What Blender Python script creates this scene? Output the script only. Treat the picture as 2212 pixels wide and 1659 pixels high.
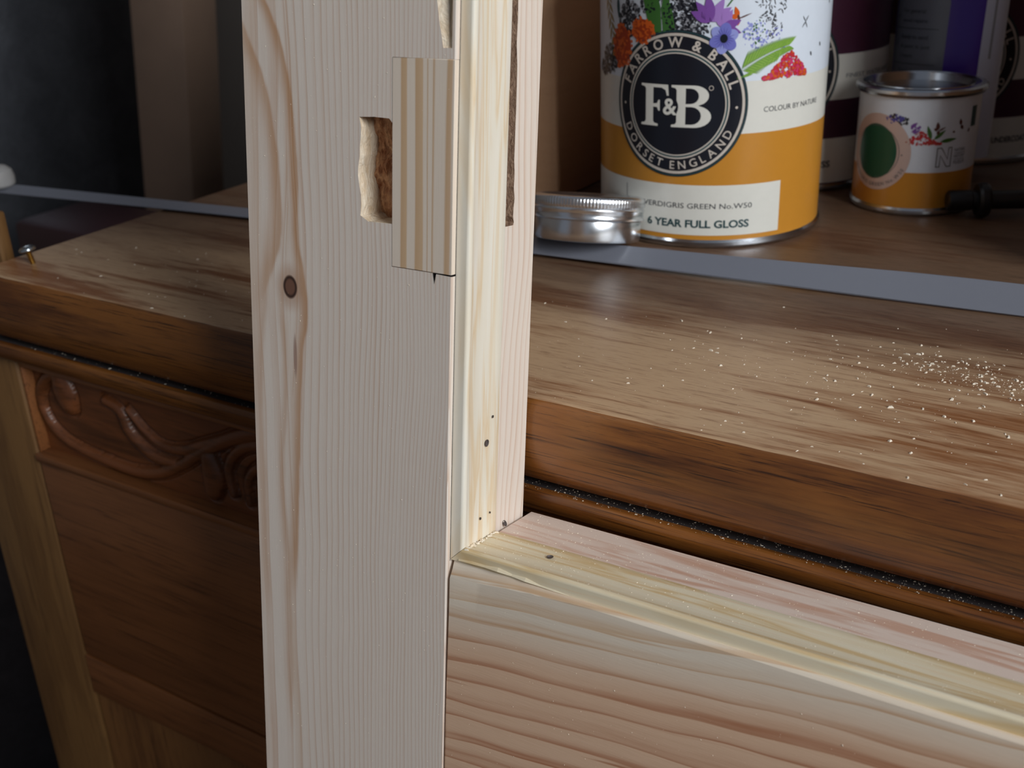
import bpy, bmesh, math, random
from mathutils import Matrix, Vector, noise as mnoise

sc = bpy.context.scene
COL = sc.collection
for o in list(bpy.data.objects):
    bpy.data.objects.remove(o)

# ------------------------------------------------------------------ camera, light, exposure
F_PX, W_PX = 2419.43, 2212.0
cam_d = bpy.data.cameras.new('camera')
cam = bpy.data.objects.new('camera', cam_d)
COL.objects.link(cam)
cam_d.sensor_width = 36.0
cam_d.lens = F_PX / W_PX * 36.0
cam_d.clip_start = 0.01
right = Vector((0.84711916, 0.52999393, -0.03867237))
down = Vector((0.18803892, -0.36702712, -0.91100629))
fwd = Vector((-0.49702162, 0.76445898, -0.41057519))
M = Matrix.Identity(4)
for i in range(3):
    M[i][0] = right[i]; M[i][1] = -down[i]; M[i][2] = -fwd[i]
M[2][3] = 0.147
cam.matrix_world = M
cam_d.dof.use_dof = True
cam_d.dof.focus_distance = 0.335
cam_d.dof.aperture_fstop = 19.0
sc.camera = cam

world = bpy.data.worlds.new('world'); sc.world = world
world.use_nodes = True
bg = world.node_tree.nodes['Background']
bg.inputs[0].default_value = (0.62, 0.68, 0.80, 1)
bg.inputs[1].default_value = 0.19

# daylight entering through the window in the right-hand wall
WIN_X, WIN_Y0, WIN_Y1, WIN_Z0, WIN_Z1 = 1.35, -0.85, 0.15, 0.42, 1.55
ld = bpy.data.lights.new('window_daylight', 'AREA')
ld.shape = 'RECTANGLE'; ld.size = WIN_Z1 - WIN_Z0 - 0.06; ld.size_y = WIN_Y1 - WIN_Y0 - 0.06
ld.energy = 48.0
ld.color = (0.93, 0.965, 1.0)
lo = bpy.data.objects.new('window_daylight', ld); COL.objects.link(lo)
lo.location = (WIN_X + 0.10, (WIN_Y0 + WIN_Y1) / 2, (WIN_Z0 + WIN_Z1) / 2)
lo.rotation_euler = (0, math.radians(90), 0)

vs = sc.view_settings
vs.view_transform = 'Standard'
vs.look = 'None'
vs.gamma = 1.0
vs.use_curve_mapping = False
vs.exposure = 0.0

# ------------------------------------------------------------------ helpers
def lin(r, g, b):
    def f(c):
        c /= 255.0
        return c / 12.92 if c <= 0.04045 else ((c + 0.055) / 1.055) ** 2.4
    return (f(r), f(g), f(b), 1.0)

class NB:
    """small node-graph builder"""
    def __init__(s, name):
        s.m = bpy.data.materials.new(name); s.m.use_nodes = True
        s.t = s.m.node_tree; s.n = s.t.nodes
        s.b = s.n['Principled BSDF']
    def _in(s, sock, v):
        if v is None: return
        if isinstance(v, bpy.types.NodeSocket): s.t.links.new(v, sock)
        else: sock.default_value = v
    def math(s, op, a, b=None, c=None, clamp=False):
        n = s.n.new('ShaderNodeMath'); n.operation = op; n.use_clamp = clamp
        s._in(n.inputs[0], a); s._in(n.inputs[1], b); s._in(n.inputs[2], c)
        return n.outputs[0]
    def pos(s, k=1000.0):
        n = s.n.new('ShaderNodeTexCoord')
        v = s.n.new('ShaderNodeVectorMath'); v.operation = 'SCALE'
        s.t.links.new(n.outputs['Object'], v.inputs[0]); v.inputs['Scale'].default_value = k
        return v.outputs[0]
    def sep(s, v):
        n = s.n.new('ShaderNodeSeparateXYZ'); s._in(n.inputs[0], v); return n.outputs[0], n.outputs[1], n.outputs[2]
    def comb(s, x, y, z):
        n = s.n.new('ShaderNodeCombineXYZ'); s._in(n.inputs[0], x); s._in(n.inputs[1], y); s._in(n.inputs[2], z); return n.outputs[0]
    def scale3(s, v, k):
        n = s.n.new('ShaderNodeVectorMath'); n.operation = 'MULTIPLY'; s._in(n.inputs[0], v); n.inputs[1].default_value = k; return n.outputs[0]
    def noise(s, v, scale=1.0, detail=3.0, rough=0.55, dist=0.0):
        n = s.n.new('ShaderNodeTexNoise'); s._in(n.inputs['Vector'], v)
        n.inputs['Scale'].default_value = scale; n.inputs['Detail'].default_value = detail
        n.inputs['Roughness'].default_value = rough; n.inputs['Distortion'].default_value = dist
        return n.outputs['Fac']
    def ramp(s, f, stops, interp='LINEAR'):
        n = s.n.new('ShaderNodeValToRGB'); s._in(n.inputs[0], f)
        e = n.color_ramp; e.interpolation = interp
        while len(e.elements) < len(stops): e.elements.new(0.5)
        for el, (p, c) in zip(e.elements, stops):
            el.position = p; el.color = c if len(c) == 4 else (*c, 1)
        return n.outputs[0]
    def step(s, f, a, b):
        n = s.n.new('ShaderNodeMapRange'); n.clamp = True; n.interpolation_type = 'SMOOTHSTEP'
        s._in(n.inputs[0], f); n.inputs[1].default_value = a; n.inputs[2].default_value = b
        return n.outputs[0]
    def mix(s, f, a, b, mode='MIX'):
        n = s.n.new('ShaderNodeMix'); n.data_type = 'RGBA'; n.blend_type = mode
        s._in(n.inputs[0], f); s._in(n.inputs[6], a); s._in(n.inputs[7], b)
        return n.outputs[2]
    def curve(s, f, pts):
        n = s.n.new('ShaderNodeFloatCurve'); s._in(n.inputs['Value'], f)
        c = n.mapping.curves[0]
        while len(c.points) < len(pts): c.points.new(0.5, 0.5)
        for p, q in zip(c.points, pts): p.location = q; p.handle_type = 'AUTO'
        n.mapping.update(); return n.outputs[0]
    def bump(s, h, strength=0.2, dist=0.0002):
        n = s.n.new('ShaderNodeBump'); s._in(n.inputs['Height'], h)
        n.inputs['Strength'].default_value = strength; n.inputs['Distance'].default_value = dist
        s.t.links.new(n.outputs[0], s.b.inputs['Normal'])
    def out(s, col=None, rough=None, metal=None, spec=None, coat=None, coat_r=0.1):
        s._in(s.b.inputs['Base Color'], col); s._in(s.b.inputs['Roughness'], rough)
        s._in(s.b.inputs['Metallic'], metal); s._in(s.b.inputs['Specular IOR Level'], spec)
        if coat is not None:
            s.b.inputs['Coat Weight'].default_value = coat; s.b.inputs['Coat Roughness'].default_value = coat_r
        return s.m

def plain(name, col, rough=0.5, metal=0.0, spec=0.5, var=0.06, vscale=0.25):
    g = NB(name); p = g.pos()
    n = g.noise(p, vscale, 3)
    k = g.math('MULTIPLY_ADD', n, 2 * var, 1 - var)
    c = g.mix(1.0, col, g.comb(k, k, k), 'MULTIPLY')
    return g.out(c, rough, metal, spec)

def link(o, parent=None):
    COL.objects.link(o)
    if parent is not None: o.parent = parent
    return o

def make(name, verts, faces, mat, parent=None, smooth=False, midx=None):
    me = bpy.data.meshes.new(name)
    me.from_pydata([tuple(v) for v in verts], [], faces)
    for m in (mat if isinstance(mat, (list, tuple)) else [mat]): me.materials.append(m)
    if midx:
        for p, i in zip(me.polygons, midx): p.material_index = i
    if smooth:
        for p in me.polygons: p.use_smooth = True
    me.validate(); me.update()
    return link(bpy.data.objects.new(name, me), parent)

def from_bm(name, bm, mat, parent=None, smooth=False):
    me = bpy.data.meshes.new(name); bm.to_mesh(me); bm.free()
    for m in (mat if isinstance(mat, (list, tuple)) else [mat]): me.materials.append(m)
    if smooth:
        for p in me.polygons: p.use_smooth = True
    return link(bpy.data.objects.new(name, me), parent)

def sharp(o, deg=35):
    me = o.data
    for p in me.polygons: p.use_smooth = True
    me.set_sharp_from_angle(angle=math.radians(deg))
    return o

def thing(name, loc, label, cat, rot=None, group=None):
    o = bpy.data.objects.new(name, None); COL.objects.link(o)
    o.empty_display_size = 0.02
    if rot is not None: o.matrix_world = Matrix.Translation(loc) @ rot.to_4x4()
    else: o.location = loc
    return tag(o, label, cat, group)

def tag(o, label=None, cat=None, group=None, kind=None):
    if label: o['label'] = label
    if cat: o['category'] = cat
    if group: o['group'] = group
    if kind: o['kind'] = kind
    return o

def box_bm(x0, x1, y0, y1, z0, z1, bevel=0.0, seg=2, bm=None):
    own = bm is None
    if own: bm = bmesh.new()
    r = bmesh.ops.create_cube(bm, size=1.0)
    for v in r['verts']:
        v.co = Vector((x0 + (v.co.x + .5) * (x1 - x0), y0 + (v.co.y + .5) * (y1 - y0), z0 + (v.co.z + .5) * (z1 - z0)))
    if bevel > 0:
        es = list({e for v in r['verts'] for e in v.link_edges})
        bmesh.ops.bevel(bm, geom=es, offset=bevel, segments=seg, affect='EDGES', profile=0.5)
    return bm

def box(name, x0, x1, y0, y1, z0, z1, mat, parent=None, bevel=0.001):
    return sharp(from_bm(name, box_bm(x0, x1, y0, y1, z0, z1, bevel), mat, parent), 40)

def lathe(name, prof, mat, parent=None, n=96, loc=(0, 0, 0), midx=None, smooth=True, cap=True, deg=30):
    vs, fs, mi = [], [], []
    for (r, z) in prof:
        for k in range(n):
            a = 2 * math.pi * k / n
            vs.append((loc[0] + r * math.sin(a), loc[1] - r * math.cos(a), loc[2] + z))
    for i in range(len(prof) - 1):
        for k in range(n):
            k2 = (k + 1) % n
            fs.append((i * n + k, i * n + k2, (i + 1) * n + k2, (i + 1) * n + k))
            mi.append(midx[i] if midx else 0)
    if cap:
        fs.append(tuple(range(n - 1, -1, -1))); mi.append(midx[0] if midx else 0)
        b = (len(prof) - 1) * n
        fs.append(tuple(range(b, b + n))); mi.append(midx[-1] if midx else 0)
    o = make(name, vs, fs, mat, parent, smooth, mi)
    if smooth: o.data.set_sharp_from_angle(angle=math.radians(deg))
    return o

def boolean(o, cutter):
    md = o.modifiers.new('cut', 'BOOLEAN'); md.operation = 'DIFFERENCE'; md.object = cutter; md.solver = 'EXACT'
    md.material_mode = 'TRANSFER'
    dg = bpy.context.evaluated_depsgraph_get(); dg.update()
    me = bpy.data.meshes.new_from_object(o.evaluated_get(dg))
    o.modifiers.remove(md)
    if len(me.polygons) > 6:
        old = o.data; o.data = me; me.name = old.name
    else:
        print('BOOLEAN FAILED')
    bpy.data.objects.remove(cutter)

# ------------------------------------------------------------------ materials
def pine_stile():
    g = NB('pine_face'); p = g.pos(); u, v, w = g.sep(p)
    uk, wk = -57.4, 34.8
    du = g.math('SUBTRACT', u, uk); dw = g.math('SUBTRACT', w, wk)
    ew = g.math('EXPONENT', g.math('MULTIPLY', g.math('POWER', g.math('DIVIDE', dw, 30.0), 2.0), -1.0))
    eu = g.math('EXPONENT', g.math('MULTIPLY', g.math('ABSOLUTE', du), -0.11))
    defl = g.math('MULTIPLY', g.math('MULTIPLY', g.math('SIGN', du), 3.6), g.math('MULTIPLY', ew, eu))
    warp = g.math('MULTIPLY', g.math('SUBTRACT', g.noise(g.scale3(p, (0.02, 0.02, 0.008)), 1.0, 2), 0.5), 9.0)
    gg = g.math('ADD', g.math('SUBTRACT', u, defl), g.math('ADD', warp, g.math('MULTIPLY', v, -0.55)))
    t = g.math('DIVIDE', g.math('ADD', gg, 73.7), 73.7)
    ph = g.math('ADD', g.math('MULTIPLY', t, 4.0), g.math('MULTIPLY', g.math('MULTIPLY', t, g.math('ABSOLUTE', t)), 31.0))
    jit = g.math('MULTIPLY', g.noise(g.scale3(g.comb(gg, 0.0, w), (0.35, 1, 0.003)), 1.0, 2), 1.1)
    fr = g.math('FRACT', g.math('ADD', ph, jit))
    line = g.math('MULTIPLY', g.math('POWER', fr, 4.0), g.math('SUBTRACT', 1.0, g.step(fr, 0.93, 1.0)))
    amp = g.math('MULTIPLY_ADD', g.noise(g.scale3(p, (0.10, 0.1, 0.02)), 1.0, 2), 1.1, 0.1)
    line = g.math('MULTIPLY', line, amp, clamp=True)
    streak = g.step(g.noise(g.scale3(g.comb(gg, v, w), (0.13, 0.05, 0.006)), 1.0, 3), 0.52, 0.72)
    streak = g.math('MULTIPLY', streak, g.step(u, -34.0, -60.0))
    fine = g.noise(g.scale3(p, (3.0, 3.0, 0.12)), 1.0, 3)
    base = g.mix(fine, lin(224, 210, 196), lin(236, 223, 210))
    c = g.mix(g.math('MULTIPLY', line, 0.9), base, lin(194, 150, 116))
    c = g.mix(g.math('MULTIPLY', streak, 0.25), c, lin(198, 158, 118))
    # resinous tan streaks running up past the knot
    tw_ = g.math('DIVIDE', g.math('ADD', w, 115.0), 240.0)
    wob = g.math('MULTIPLY', g.math('SUBTRACT', g.noise(g.scale3(p, (0.3, 0.1, 0.05)), 1.0, 3), 0.5), 2.2)
    for pts_, wl, wr_, k_, lo_, hi_ in (
            ([(-69.6, 100.9), (-64.8, 89.7), (-62.2, 77.1), (-60.9, 64.1), (-61.0, 50.7), (-63.9, 40.8)], 3.6, 0.8, .62, 34, 112),
            ([(-64.6, 114.6), (-59.8, 104.9), (-56.5, 92.6), (-54.5, 77.6), (-54.2, 62.1), (-54.3, 48.8), (-52.2, 38.2), (-51.3, 27.3), (-53.4, 15.7), (-54.7, -4.8), (-55.6, -19.9)], 2.6, 0.7, .72, -60, 130),
            ([(-66.6, 41.9), (-68.2, 24.8), (-70.5, 7.0), (-70.7, -15.6), (-70.4, -39.0)], 2.6, 1.2, .38, -70, 50),
            ([(-60.5, 23.1), (-59.8, 8.9), (-60.9, -6.0), (-62.2, -29.1), (-61.0, -52.5), (-60.8, -85.5)], 1.5, 1.0, .42, -110, 32)):
        cp = sorted([((b_ + 115) / 240, (a_ + 75) / 75) for a_, b_ in pts_])
        us_ = g.math('SUBTRACT', g.math('MULTIPLY', g.curve(tw_, cp), 75.0), 75.0)
        dd = g.math('ADD', g.math('SUBTRACT', u, us_), wob)
        dl = g.math('MINIMUM', dd, 0.0); dr_ = g.math('MAXIMUM', dd, 0.0)
        q_ = g.math('ADD', g.math('POWER', g.math('DIVIDE', dl, wl), 2.0), g.math('POWER', g.math('DIVIDE', dr_, wr_), 2.0))
        f_ = g.math('MULTIPLY', g.math('EXPONENT', g.math('MULTIPLY', q_, -1.0)), g.math('MULTIPLY', g.step(w, lo_ - 12, lo_ + 12), g.step(w, hi_ + 12, hi_ - 12)))
        c = g.mix(g.math('MULTIPLY', g.math('MULTIPLY', f_, k_), g.step(v, 6.0, 1.0)), c, lin(186, 134, 86))
    # the knot
    d = g.math('SQRT', g.math('ADD', g.math('POWER', du, 2.0), g.math('POWER', g.math('MULTIPLY', dw, 0.78), 2.0)))
    front = g.step(v, 4.0, 0.6)
    halo = g.math('MULTIPLY', g.step(d, 7.0, 2.6), front)
    c = g.mix(g.math('MULTIPLY', halo, 0.5), c, lin(176, 128, 92))
    kn = g.math('MULTIPLY', g.step(d, 3.0, 2.2), front)
    rim = g.math('MULTIPLY', kn, g.step(d, 1.5, 2.2))
    c = g.mix(kn, c, lin(118, 84, 68)); c = g.mix(rim, c, lin(66, 46, 38))
    # resin streak below the knot
    sd = g.math('ADD', g.math('POWER', g.math('DIVIDE', g.math('SUBTRACT', u, -56.0), 0.9), 2.0), g.math('POWER', g.math('DIVIDE', g.math('SUBTRACT', w, 14.0), 8.0), 2.0))
    c = g.mix(g.math('MULTIPLY', g.math('MULTIPLY', g.step(sd, 1.0, 0.2), front), 0.55), c, lin(128, 84, 72))
    hgt = g.math('ADD', g.math('MULTIPLY', line, -0.6), fine)
    g.bump(hgt, 0.10, 0.0003)
    return g.out(c, 0.55, spec=0.35)

def pine_rail():
    g = NB('pine_rail'); p = g.pos(); u, v, w = g.sep(p)
    warp = g.math('MULTIPLY', g.math('SUBTRACT', g.noise(g.scale3(p, (0.012, 0.03, 0.022)), 1.0, 2), 0.5), 7.0)
    gg = g.math('ADD', g.math('ADD', w, g.math('MULTIPLY', v, 0.55)), g.math('ADD', warp, g.math('MULTIPLY', u, -0.10)))
    jit = g.math('MULTIPLY', g.noise(g.scale3(g.comb(u, 0.0, gg), (0.006, 1, 0.28)), 1.0, 2), 1.4)
    fr = g.math('FRACT', g.math('ADD', g.math('MULTIPLY', gg, -0.150), jit))
    line = g.math('MULTIPLY', g.math('POWER', fr, 3.0), g.math('SUBTRACT', 1.0, g.step(fr, 0.9, 1.0)))
    line = g.math('MULTIPLY', line, g.math('MULTIPLY_ADD', g.noise(g.scale3(p, (0.015, 0.1, 0.14)), 1.0, 2), 1.2, 0.45), clamp=True)
    fine = g.noise(g.scale3(p, (0.12, 3.0, 3.0)), 1.0, 3)
    heart = g.step(gg, -48.0, -68.0)
    sap = g.mix(fine, lin(222, 206, 186), lin(234, 220, 200))
    hrt = g.mix(fine, lin(214, 176, 144), lin(226, 191, 162))
    c = g.mix(heart, sap, hrt)
    c = g.mix(g.math('MULTIPLY', line, 0.9), c, g.mix(heart, lin(204, 162, 118), lin(162, 94, 54)))
    # rosy band on the back of the top
    rose = g.math('MULTIPLY', g.step(v, 24.4, 25.6), g.step(w, -41.0, -38.5))
    rn = g.noise(g.scale3(p, (0.02, 0.22, 0.1)), 1.0, 3, dist=0.8)
    rc = g.mix(g.step(rn, 0.45, 0.66), lin(226, 206, 192), lin(206, 166, 144))
    c = g.mix(rose, c, rc)
    g.bump(g.math('ADD', g.math('MULTIPLY', line, -0.5), fine), 0.12, 0.0003)
    return g.out(c, 0.55, spec=0.35)

def pine_bead(axis):
    g = NB('pine_bead_' + axis); p = g.pos(); u, v, w = g.sep(p)
    k = (0.05, 0.16, 0.011) if axis == 'upright' else (0.011, 0.16, 0.05)
    k2 = (0.5, 0.9, 0.02) if axis == 'upright' else (0.02, 0.9, 0.5)
    a = g.noise(g.scale3(p, k), 1.0, 3, dist=0.7)
    b = g.noise(g.scale3(p, k2), 1.0, 3)
    if axis == 'level':
        c = g.ramp(a, [(0.30, lin(232, 222, 198)), (0.47, lin(228, 214, 184)), (0.56, lin(214, 186, 138)), (0.64, lin(230, 218, 190)), (0.75, lin(234, 226, 204))])
    else: c = g.ramp(a, [(0.30, lin(240, 234, 220)), (0.47, lin(236, 228, 210)), (0.56, lin(230, 208, 174)), (0.62, lin(238, 228, 210)), (0.75, lin(242, 236, 224))])
    c = g.mix(g.math('MULTIPLY', g.step(b, 0.54, 0.72), 0.5), c, lin(228, 198, 156))
    f = g.noise(g.scale3(p, (2, 2, 2)), 1.0, 2)
    g.bump(f, 0.1, 0.0002)
    return g.out(c, 0.5, spec=0.4)

def pine_patch():
    g = NB('pine_patch'); p = g.pos(); u, v, w = g.sep(p)
    q = g.math('ADD', u, g.math('MULTIPLY', g.math('SUBTRACT', g.noise(g.scale3(p, (0.1, 0.1, 0.012)), 1.0, 1), 0.5), 2.0))
    x = g.math('DIVIDE', g.math('ADD', q, 20.0), 20.0)
    L, D = lin(232, 217, 200), lin(204, 168, 130)
    S = [(0.0, L), (0.14, L), (0.16, D), (0.24, lin(212, 178, 140)), (0.26, L), (0.37, L), (0.39, D), (0.50, lin(214, 182, 146)), (0.52, L),
         (0.57, L), (0.58, D), (0.60, L), (0.65, L), (0.67, D), (0.70, L), (0.86, L), (0.89, D), (0.95, lin(214, 180, 146)), (0.97, L)]
    c = g.ramp(x, S)
    f = g.noise(g.scale3(p, (3, 3, 0.1)), 1.0, 3)
    c = g.mix(g.math('MULTIPLY', f, 0.25), c, lin(214, 186, 152))
    g.bump(f, 0.08, 0.0003)
    return g.out(c, 0.55, spec=0.35)

def rough_wood(name, a, b, sc_=0.5):
    g = NB(name); p = g.pos()
    n = g.noise(g.scale3(p, (1.2, 1.2, 0.5)), sc_, 5, 0.65, 0.6)
    c = g.ramp(n, [(0.32, a), (0.66, b)])
    g.bump(n, 0.9, 0.0012)
    return g.out(c, 0.75, spec=0.25)

def oak(name, pale, mid, dark, rough=0.42, axis='x', wear=(0.46, 0.60), pores=0.75, coat=None, offs=(0, 0, 0), back=False, fl=0.06, fc=0.5):
    g = NB(name); p0 = g.pos()
    p = p0
    if axis == 'z':
        x, y, z = g.sep(p0); p = g.comb(z, y, x)
    n = g.n_shift = g.n.new('ShaderNodeVectorMath'); n.operation = 'ADD'; g.t.links.new(p, n.inputs[0]); n.inputs[1].default_value = offs
    p = n.outputs[0]
    big = g.noise(g.scale3(p, (0.0075, 0.045, 0.045)), 1.0, 4, 0.6, 0.3)
    med = g.noise(g.scale3(p, (0.022, 0.34, 0.34)), 1.0, 4, 0.62, 0.2)
    fin = g.noise(g.scale3(p, (fl, 1.5, 1.5)), 1.0, 5, 0.68)
    m = g.math('ADD', g.math('MULTIPLY', big, 0.68), g.math('MULTIPLY', med, 0.32))
    c = g.mix(g.step(m, wear[0], wear[1]), pale, mid)
    c = g.mix(g.math('MULTIPLY', g.step(med, 0.55, 0.75), 0.55), c, dark)
    c = g.mix(g.math('MULTIPLY', g.step(fin, 0.53, 0.66), pores * fc), c, dark)
    c = g.mix(g.math('MULTIPLY', g.step(fin, 0.46, 0.30), 0.35), c, pale)
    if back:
        # darker old varnish behind the worn edge, with some shade painted into it
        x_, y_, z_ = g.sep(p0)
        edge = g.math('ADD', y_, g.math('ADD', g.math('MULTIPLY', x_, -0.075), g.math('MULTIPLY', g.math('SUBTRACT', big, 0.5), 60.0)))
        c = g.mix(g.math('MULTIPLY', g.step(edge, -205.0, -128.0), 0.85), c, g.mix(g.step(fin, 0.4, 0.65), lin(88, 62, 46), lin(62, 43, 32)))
    g.bump(fin, 0.22, 0.0004)
    rr = g.math('MULTIPLY_ADD', fin, 0.25, rough - 0.12)
    return g.out(c, rr, spec=0.45, coat=coat, coat_r=0.18)

M_STILE, M_RAIL = pine_stile(), pine_rail()
M_BEADV, M_BEADH, M_PATCH = pine_bead('upright'), pine_bead('level'), pine_patch()
M_POCKET = rough_wood('torn_pine', lin(206, 178, 142), lin(236, 222, 200), 0.35)
M_TORN = rough_wood('torn_brown_wood', lin(150, 86, 50), lin(240, 190, 144), 0.4)
M_SLOT = rough_wood('slot_wood', lin(132, 102, 82), lin(192, 162, 136), 0.8)
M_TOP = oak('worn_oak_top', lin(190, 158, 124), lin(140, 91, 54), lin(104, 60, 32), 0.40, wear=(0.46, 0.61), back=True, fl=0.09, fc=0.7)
M_BAND = oak('varnished_oak_edge', lin(136, 84, 36), lin(90, 49, 19), lin(40, 20, 8), 0.30, wear=(0.40, 0.64), pores=1.0, fl=0.022, fc=0.9, offs=(37, 11, 5), coat=0.35)
M_FRONT = oak('oak_front', lin(146, 92, 52), lin(122, 74, 40), lin(64, 36, 20), 0.40, offs=(91, 3, 50), pores=0.8, coat=0.15, fl=0.014, fc=0.85, wear=(0.34, 0.74))
M_CARVE = oak('oak_carved', lin(122, 70, 37), lin(94, 54, 28), lin(52, 28, 15), 0.38, offs=(13, 33, 150), pores=0.6, coat=0.2)
M_POST = oak('yellow_oak_post', lin(122, 88, 50), lin(106, 74, 41), lin(76, 50, 28), 0.42, axis='z', pores=0.35)
M_DOOR = oak('oak_door', lin(136, 92, 50), lin(112, 72, 38), lin(58, 34, 18), 0.45, axis='z', offs=(3, 90, 10))
M_DUSTY = plain('dusty_groove', lin(52, 46, 46), 0.85)
M_GAP = plain('dark_gap', lin(26, 18, 14), 0.8)
M_NAIL = plain('nail_hole', lin(88, 78, 74), 0.6, 0.0)
M_HOLE = plain('filler_hole', lin(70, 58, 52), 0.8)

# ------------------------------------------------------------------ the room
ROOM = dict(x0=-1.75, x1=WIN_X, y0=-1.9, y1=1.15, z0=-0.80, z1=1.75)
M_WALL = plain('dim_plaster', lin(112, 104, 98), 0.9, var=0.05, vscale=0.02)
M_FLOOR = oak('floorboards', lin(92, 64, 42), lin(72, 48, 32), lin(46, 30, 20), 0.5)
def slab(name, *a, mat=None):
    o = from_bm(name, box_bm(*a), mat); tag(o, kind='structure'); return o
slab('floor', ROOM['x0'], ROOM['x1'], ROOM['y0'], ROOM['y1'], ROOM['z0'] - 0.05, ROOM['z0'], mat=M_FLOOR)
slab('wall_back', ROOM['x0'] - .1, ROOM['x1'] + .2, ROOM['y1'], ROOM['y1'] + 0.1, ROOM['z0'] - .05, ROOM['z1'], mat=M_WALL)
slab('wall_left', ROOM['x0'] - .1, ROOM['x0'], ROOM['y0'], ROOM['y1'], ROOM['z0'] - .05, ROOM['z1'], mat=M_WALL)
bm = bmesh.new()
for a in ((WIN_X, WIN_X + .2, ROOM['y0'], WIN_Y0, ROOM['z0'] - .05, ROOM['z1']), (WIN_X, WIN_X + .2, WIN_Y1, ROOM['y1'], ROOM['z0'] - .05, ROOM['z1']),
          (WIN_X, WIN_X + .2, WIN_Y0, WIN_Y1, ROOM['z0'] - .05, WIN_Z0), (WIN_X, WIN_X + .2, WIN_Y0, WIN_Y1, WIN_Z1, ROOM['z1'])):
    box_bm(*a, bm=bm)
tag(from_bm('wall_right', bm, M_WALL), kind='structure')
M_FRAME = plain('white_gloss_frame', lin(232, 232, 228), 0.35)
bm = bmesh.new()
for a in ((WIN_X + .02, WIN_X + .07, WIN_Y0, WIN_Y0 + .035, WIN_Z0, WIN_Z1), (WIN_X + .02, WIN_X + .07, WIN_Y1 - .035, WIN_Y1, WIN_Z0, WIN_Z1),
          (WIN_X + .02, WIN_X + .07, WIN_Y0, WIN_Y1, WIN_Z0, WIN_Z0 + .035), (WIN_X + .02, WIN_X + .07, WIN_Y0, WIN_Y1, WIN_Z1 - .035, WIN_Z1),
          (WIN_X + .02, WIN_X + .06, (WIN_Y0 + WIN_Y1) / 2 - .012, (WIN_Y0 + WIN_Y1) / 2 + .012, WIN_Z0, WIN_Z1)):
    box_bm(*a, bm=bm)
tag(from_bm('window_1', bm, M_FRAME), kind='structure')

# ------------------------------------------------------------------ sideboard
YF = 0.2664
XL, XR, YB = -0.452, 0.80, 0.82
ROOTC = Vector((0.17, 0.54, -0.80))
side = thing('oak_sideboard', ROOTC, 'old oak sideboard with worn pale top and carved scroll frieze', 'sideboard')
def cl(v): return (v[0] - ROOTC.x, v[1] - ROOTC.y, v[2] - ROOTC.z)

# worktop: worn top face, rounded varnished front edge
prof = [(YB, -0.030), (YF + 0.006, -0.030), (YF + 0.0015, -0.0285), (YF - 0.0012, -0.024), (YF - 0.0022, -0.017), (YF - 0.0020, -0.010),
        (YF - 0.0008, -0.0045), (YF + 0.0003, -0.0014), (YF + 0.0016, -0.0002), (YF + 0.003, 0.0), (YB, 0.0)]
vs_, fs_, mi_ = [], [], []
rnd = random.Random(5)
NX = 160
for k in range(NX + 1):
    x = XL + (XR - XL) * k / NX
    for j, (y, z) in enumerate(prof):
        jy = rnd.uniform(-.00022, .00022) if 6 <= j <= 8 else 0
        vs_.append(cl((x, y + jy, z)))
P_ = len(prof)
for k in range(NX):
    for j in range(P_):
        j2 = (j + 1) % P_
        fs_.append((k * P_ + j, k * P_ + j2, (k + 1) * P_ + j2, (k + 1) * P_ + j))
        mi_.append(0 if j in (8, 9) else 1)
fs_.append(tuple(range(P_ - 1, -1, -1))); mi_.append(1)
fs_.append(tuple(NX * P_ + j for j in range(P_))); mi_.append(1)
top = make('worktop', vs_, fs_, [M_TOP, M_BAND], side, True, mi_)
top.data.set_sharp_from_angle(angle=math.radians(45))
bm = bmesh.new(); bm.from_mesh(top.data); bmesh.ops.recalc_face_normals(bm, faces=bm.faces); bm.to_mesh(top.data); bm.free()

def cbox(name, x0, x1, y0, y1, z0, z1, mat, bevel=0.001):
    a = cl((x0, y0, z0)); b = cl((x1, y1, z1))
    return box(name, a[0], b[0], a[1], b[1], a[2], b[2], mat, side, bevel)
cbox('carcass', -0.440, XR - .01, YF + .020, YB - .01, -0.76, -0.030, M_GAP, 0)
# moulding under the worktop
prof = [(YF + .025, -.0322), (YF + .0028, -.0322), (YF + .0010, -.0325), (YF + .0002, -.0334), (YF + .0000, -.0350), (YF + .0006, -.0392), (YF + .0022, -.0408), (YF + .006, -.0418), (YF + .025, -.0418)]
vs_ = [cl((x, y, z)) for x in (-0.470, XR - .01) for (y, z) in prof]
n_ = len(prof)
fs_ = [(j, (j + 1) % n_, n_ + (j + 1) % n_, n_ + j) for j in range(n_)] + [tuple(range(n_ - 1, -1, -1)), tuple(range(n_, 2 * n_))]
o = make('edge_moulding', vs_, fs_, [M_BAND, M_DUSTY], side, False, [1 if j == 0 else 0 for j in range(n_)] + [0, 0]); sharp(o, 40)
# corner post, running up past the end of the top
cbox('corner_post', -0.495, -0.4425, YF + .004, YF + .055, -0.80, -0.0418, M_POST, 0.002)
cbox('post_head', -0.495, -0.4590, YF + .020, YF + .027, -0.0418, 0.020, M_POST, 0.0015)

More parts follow.
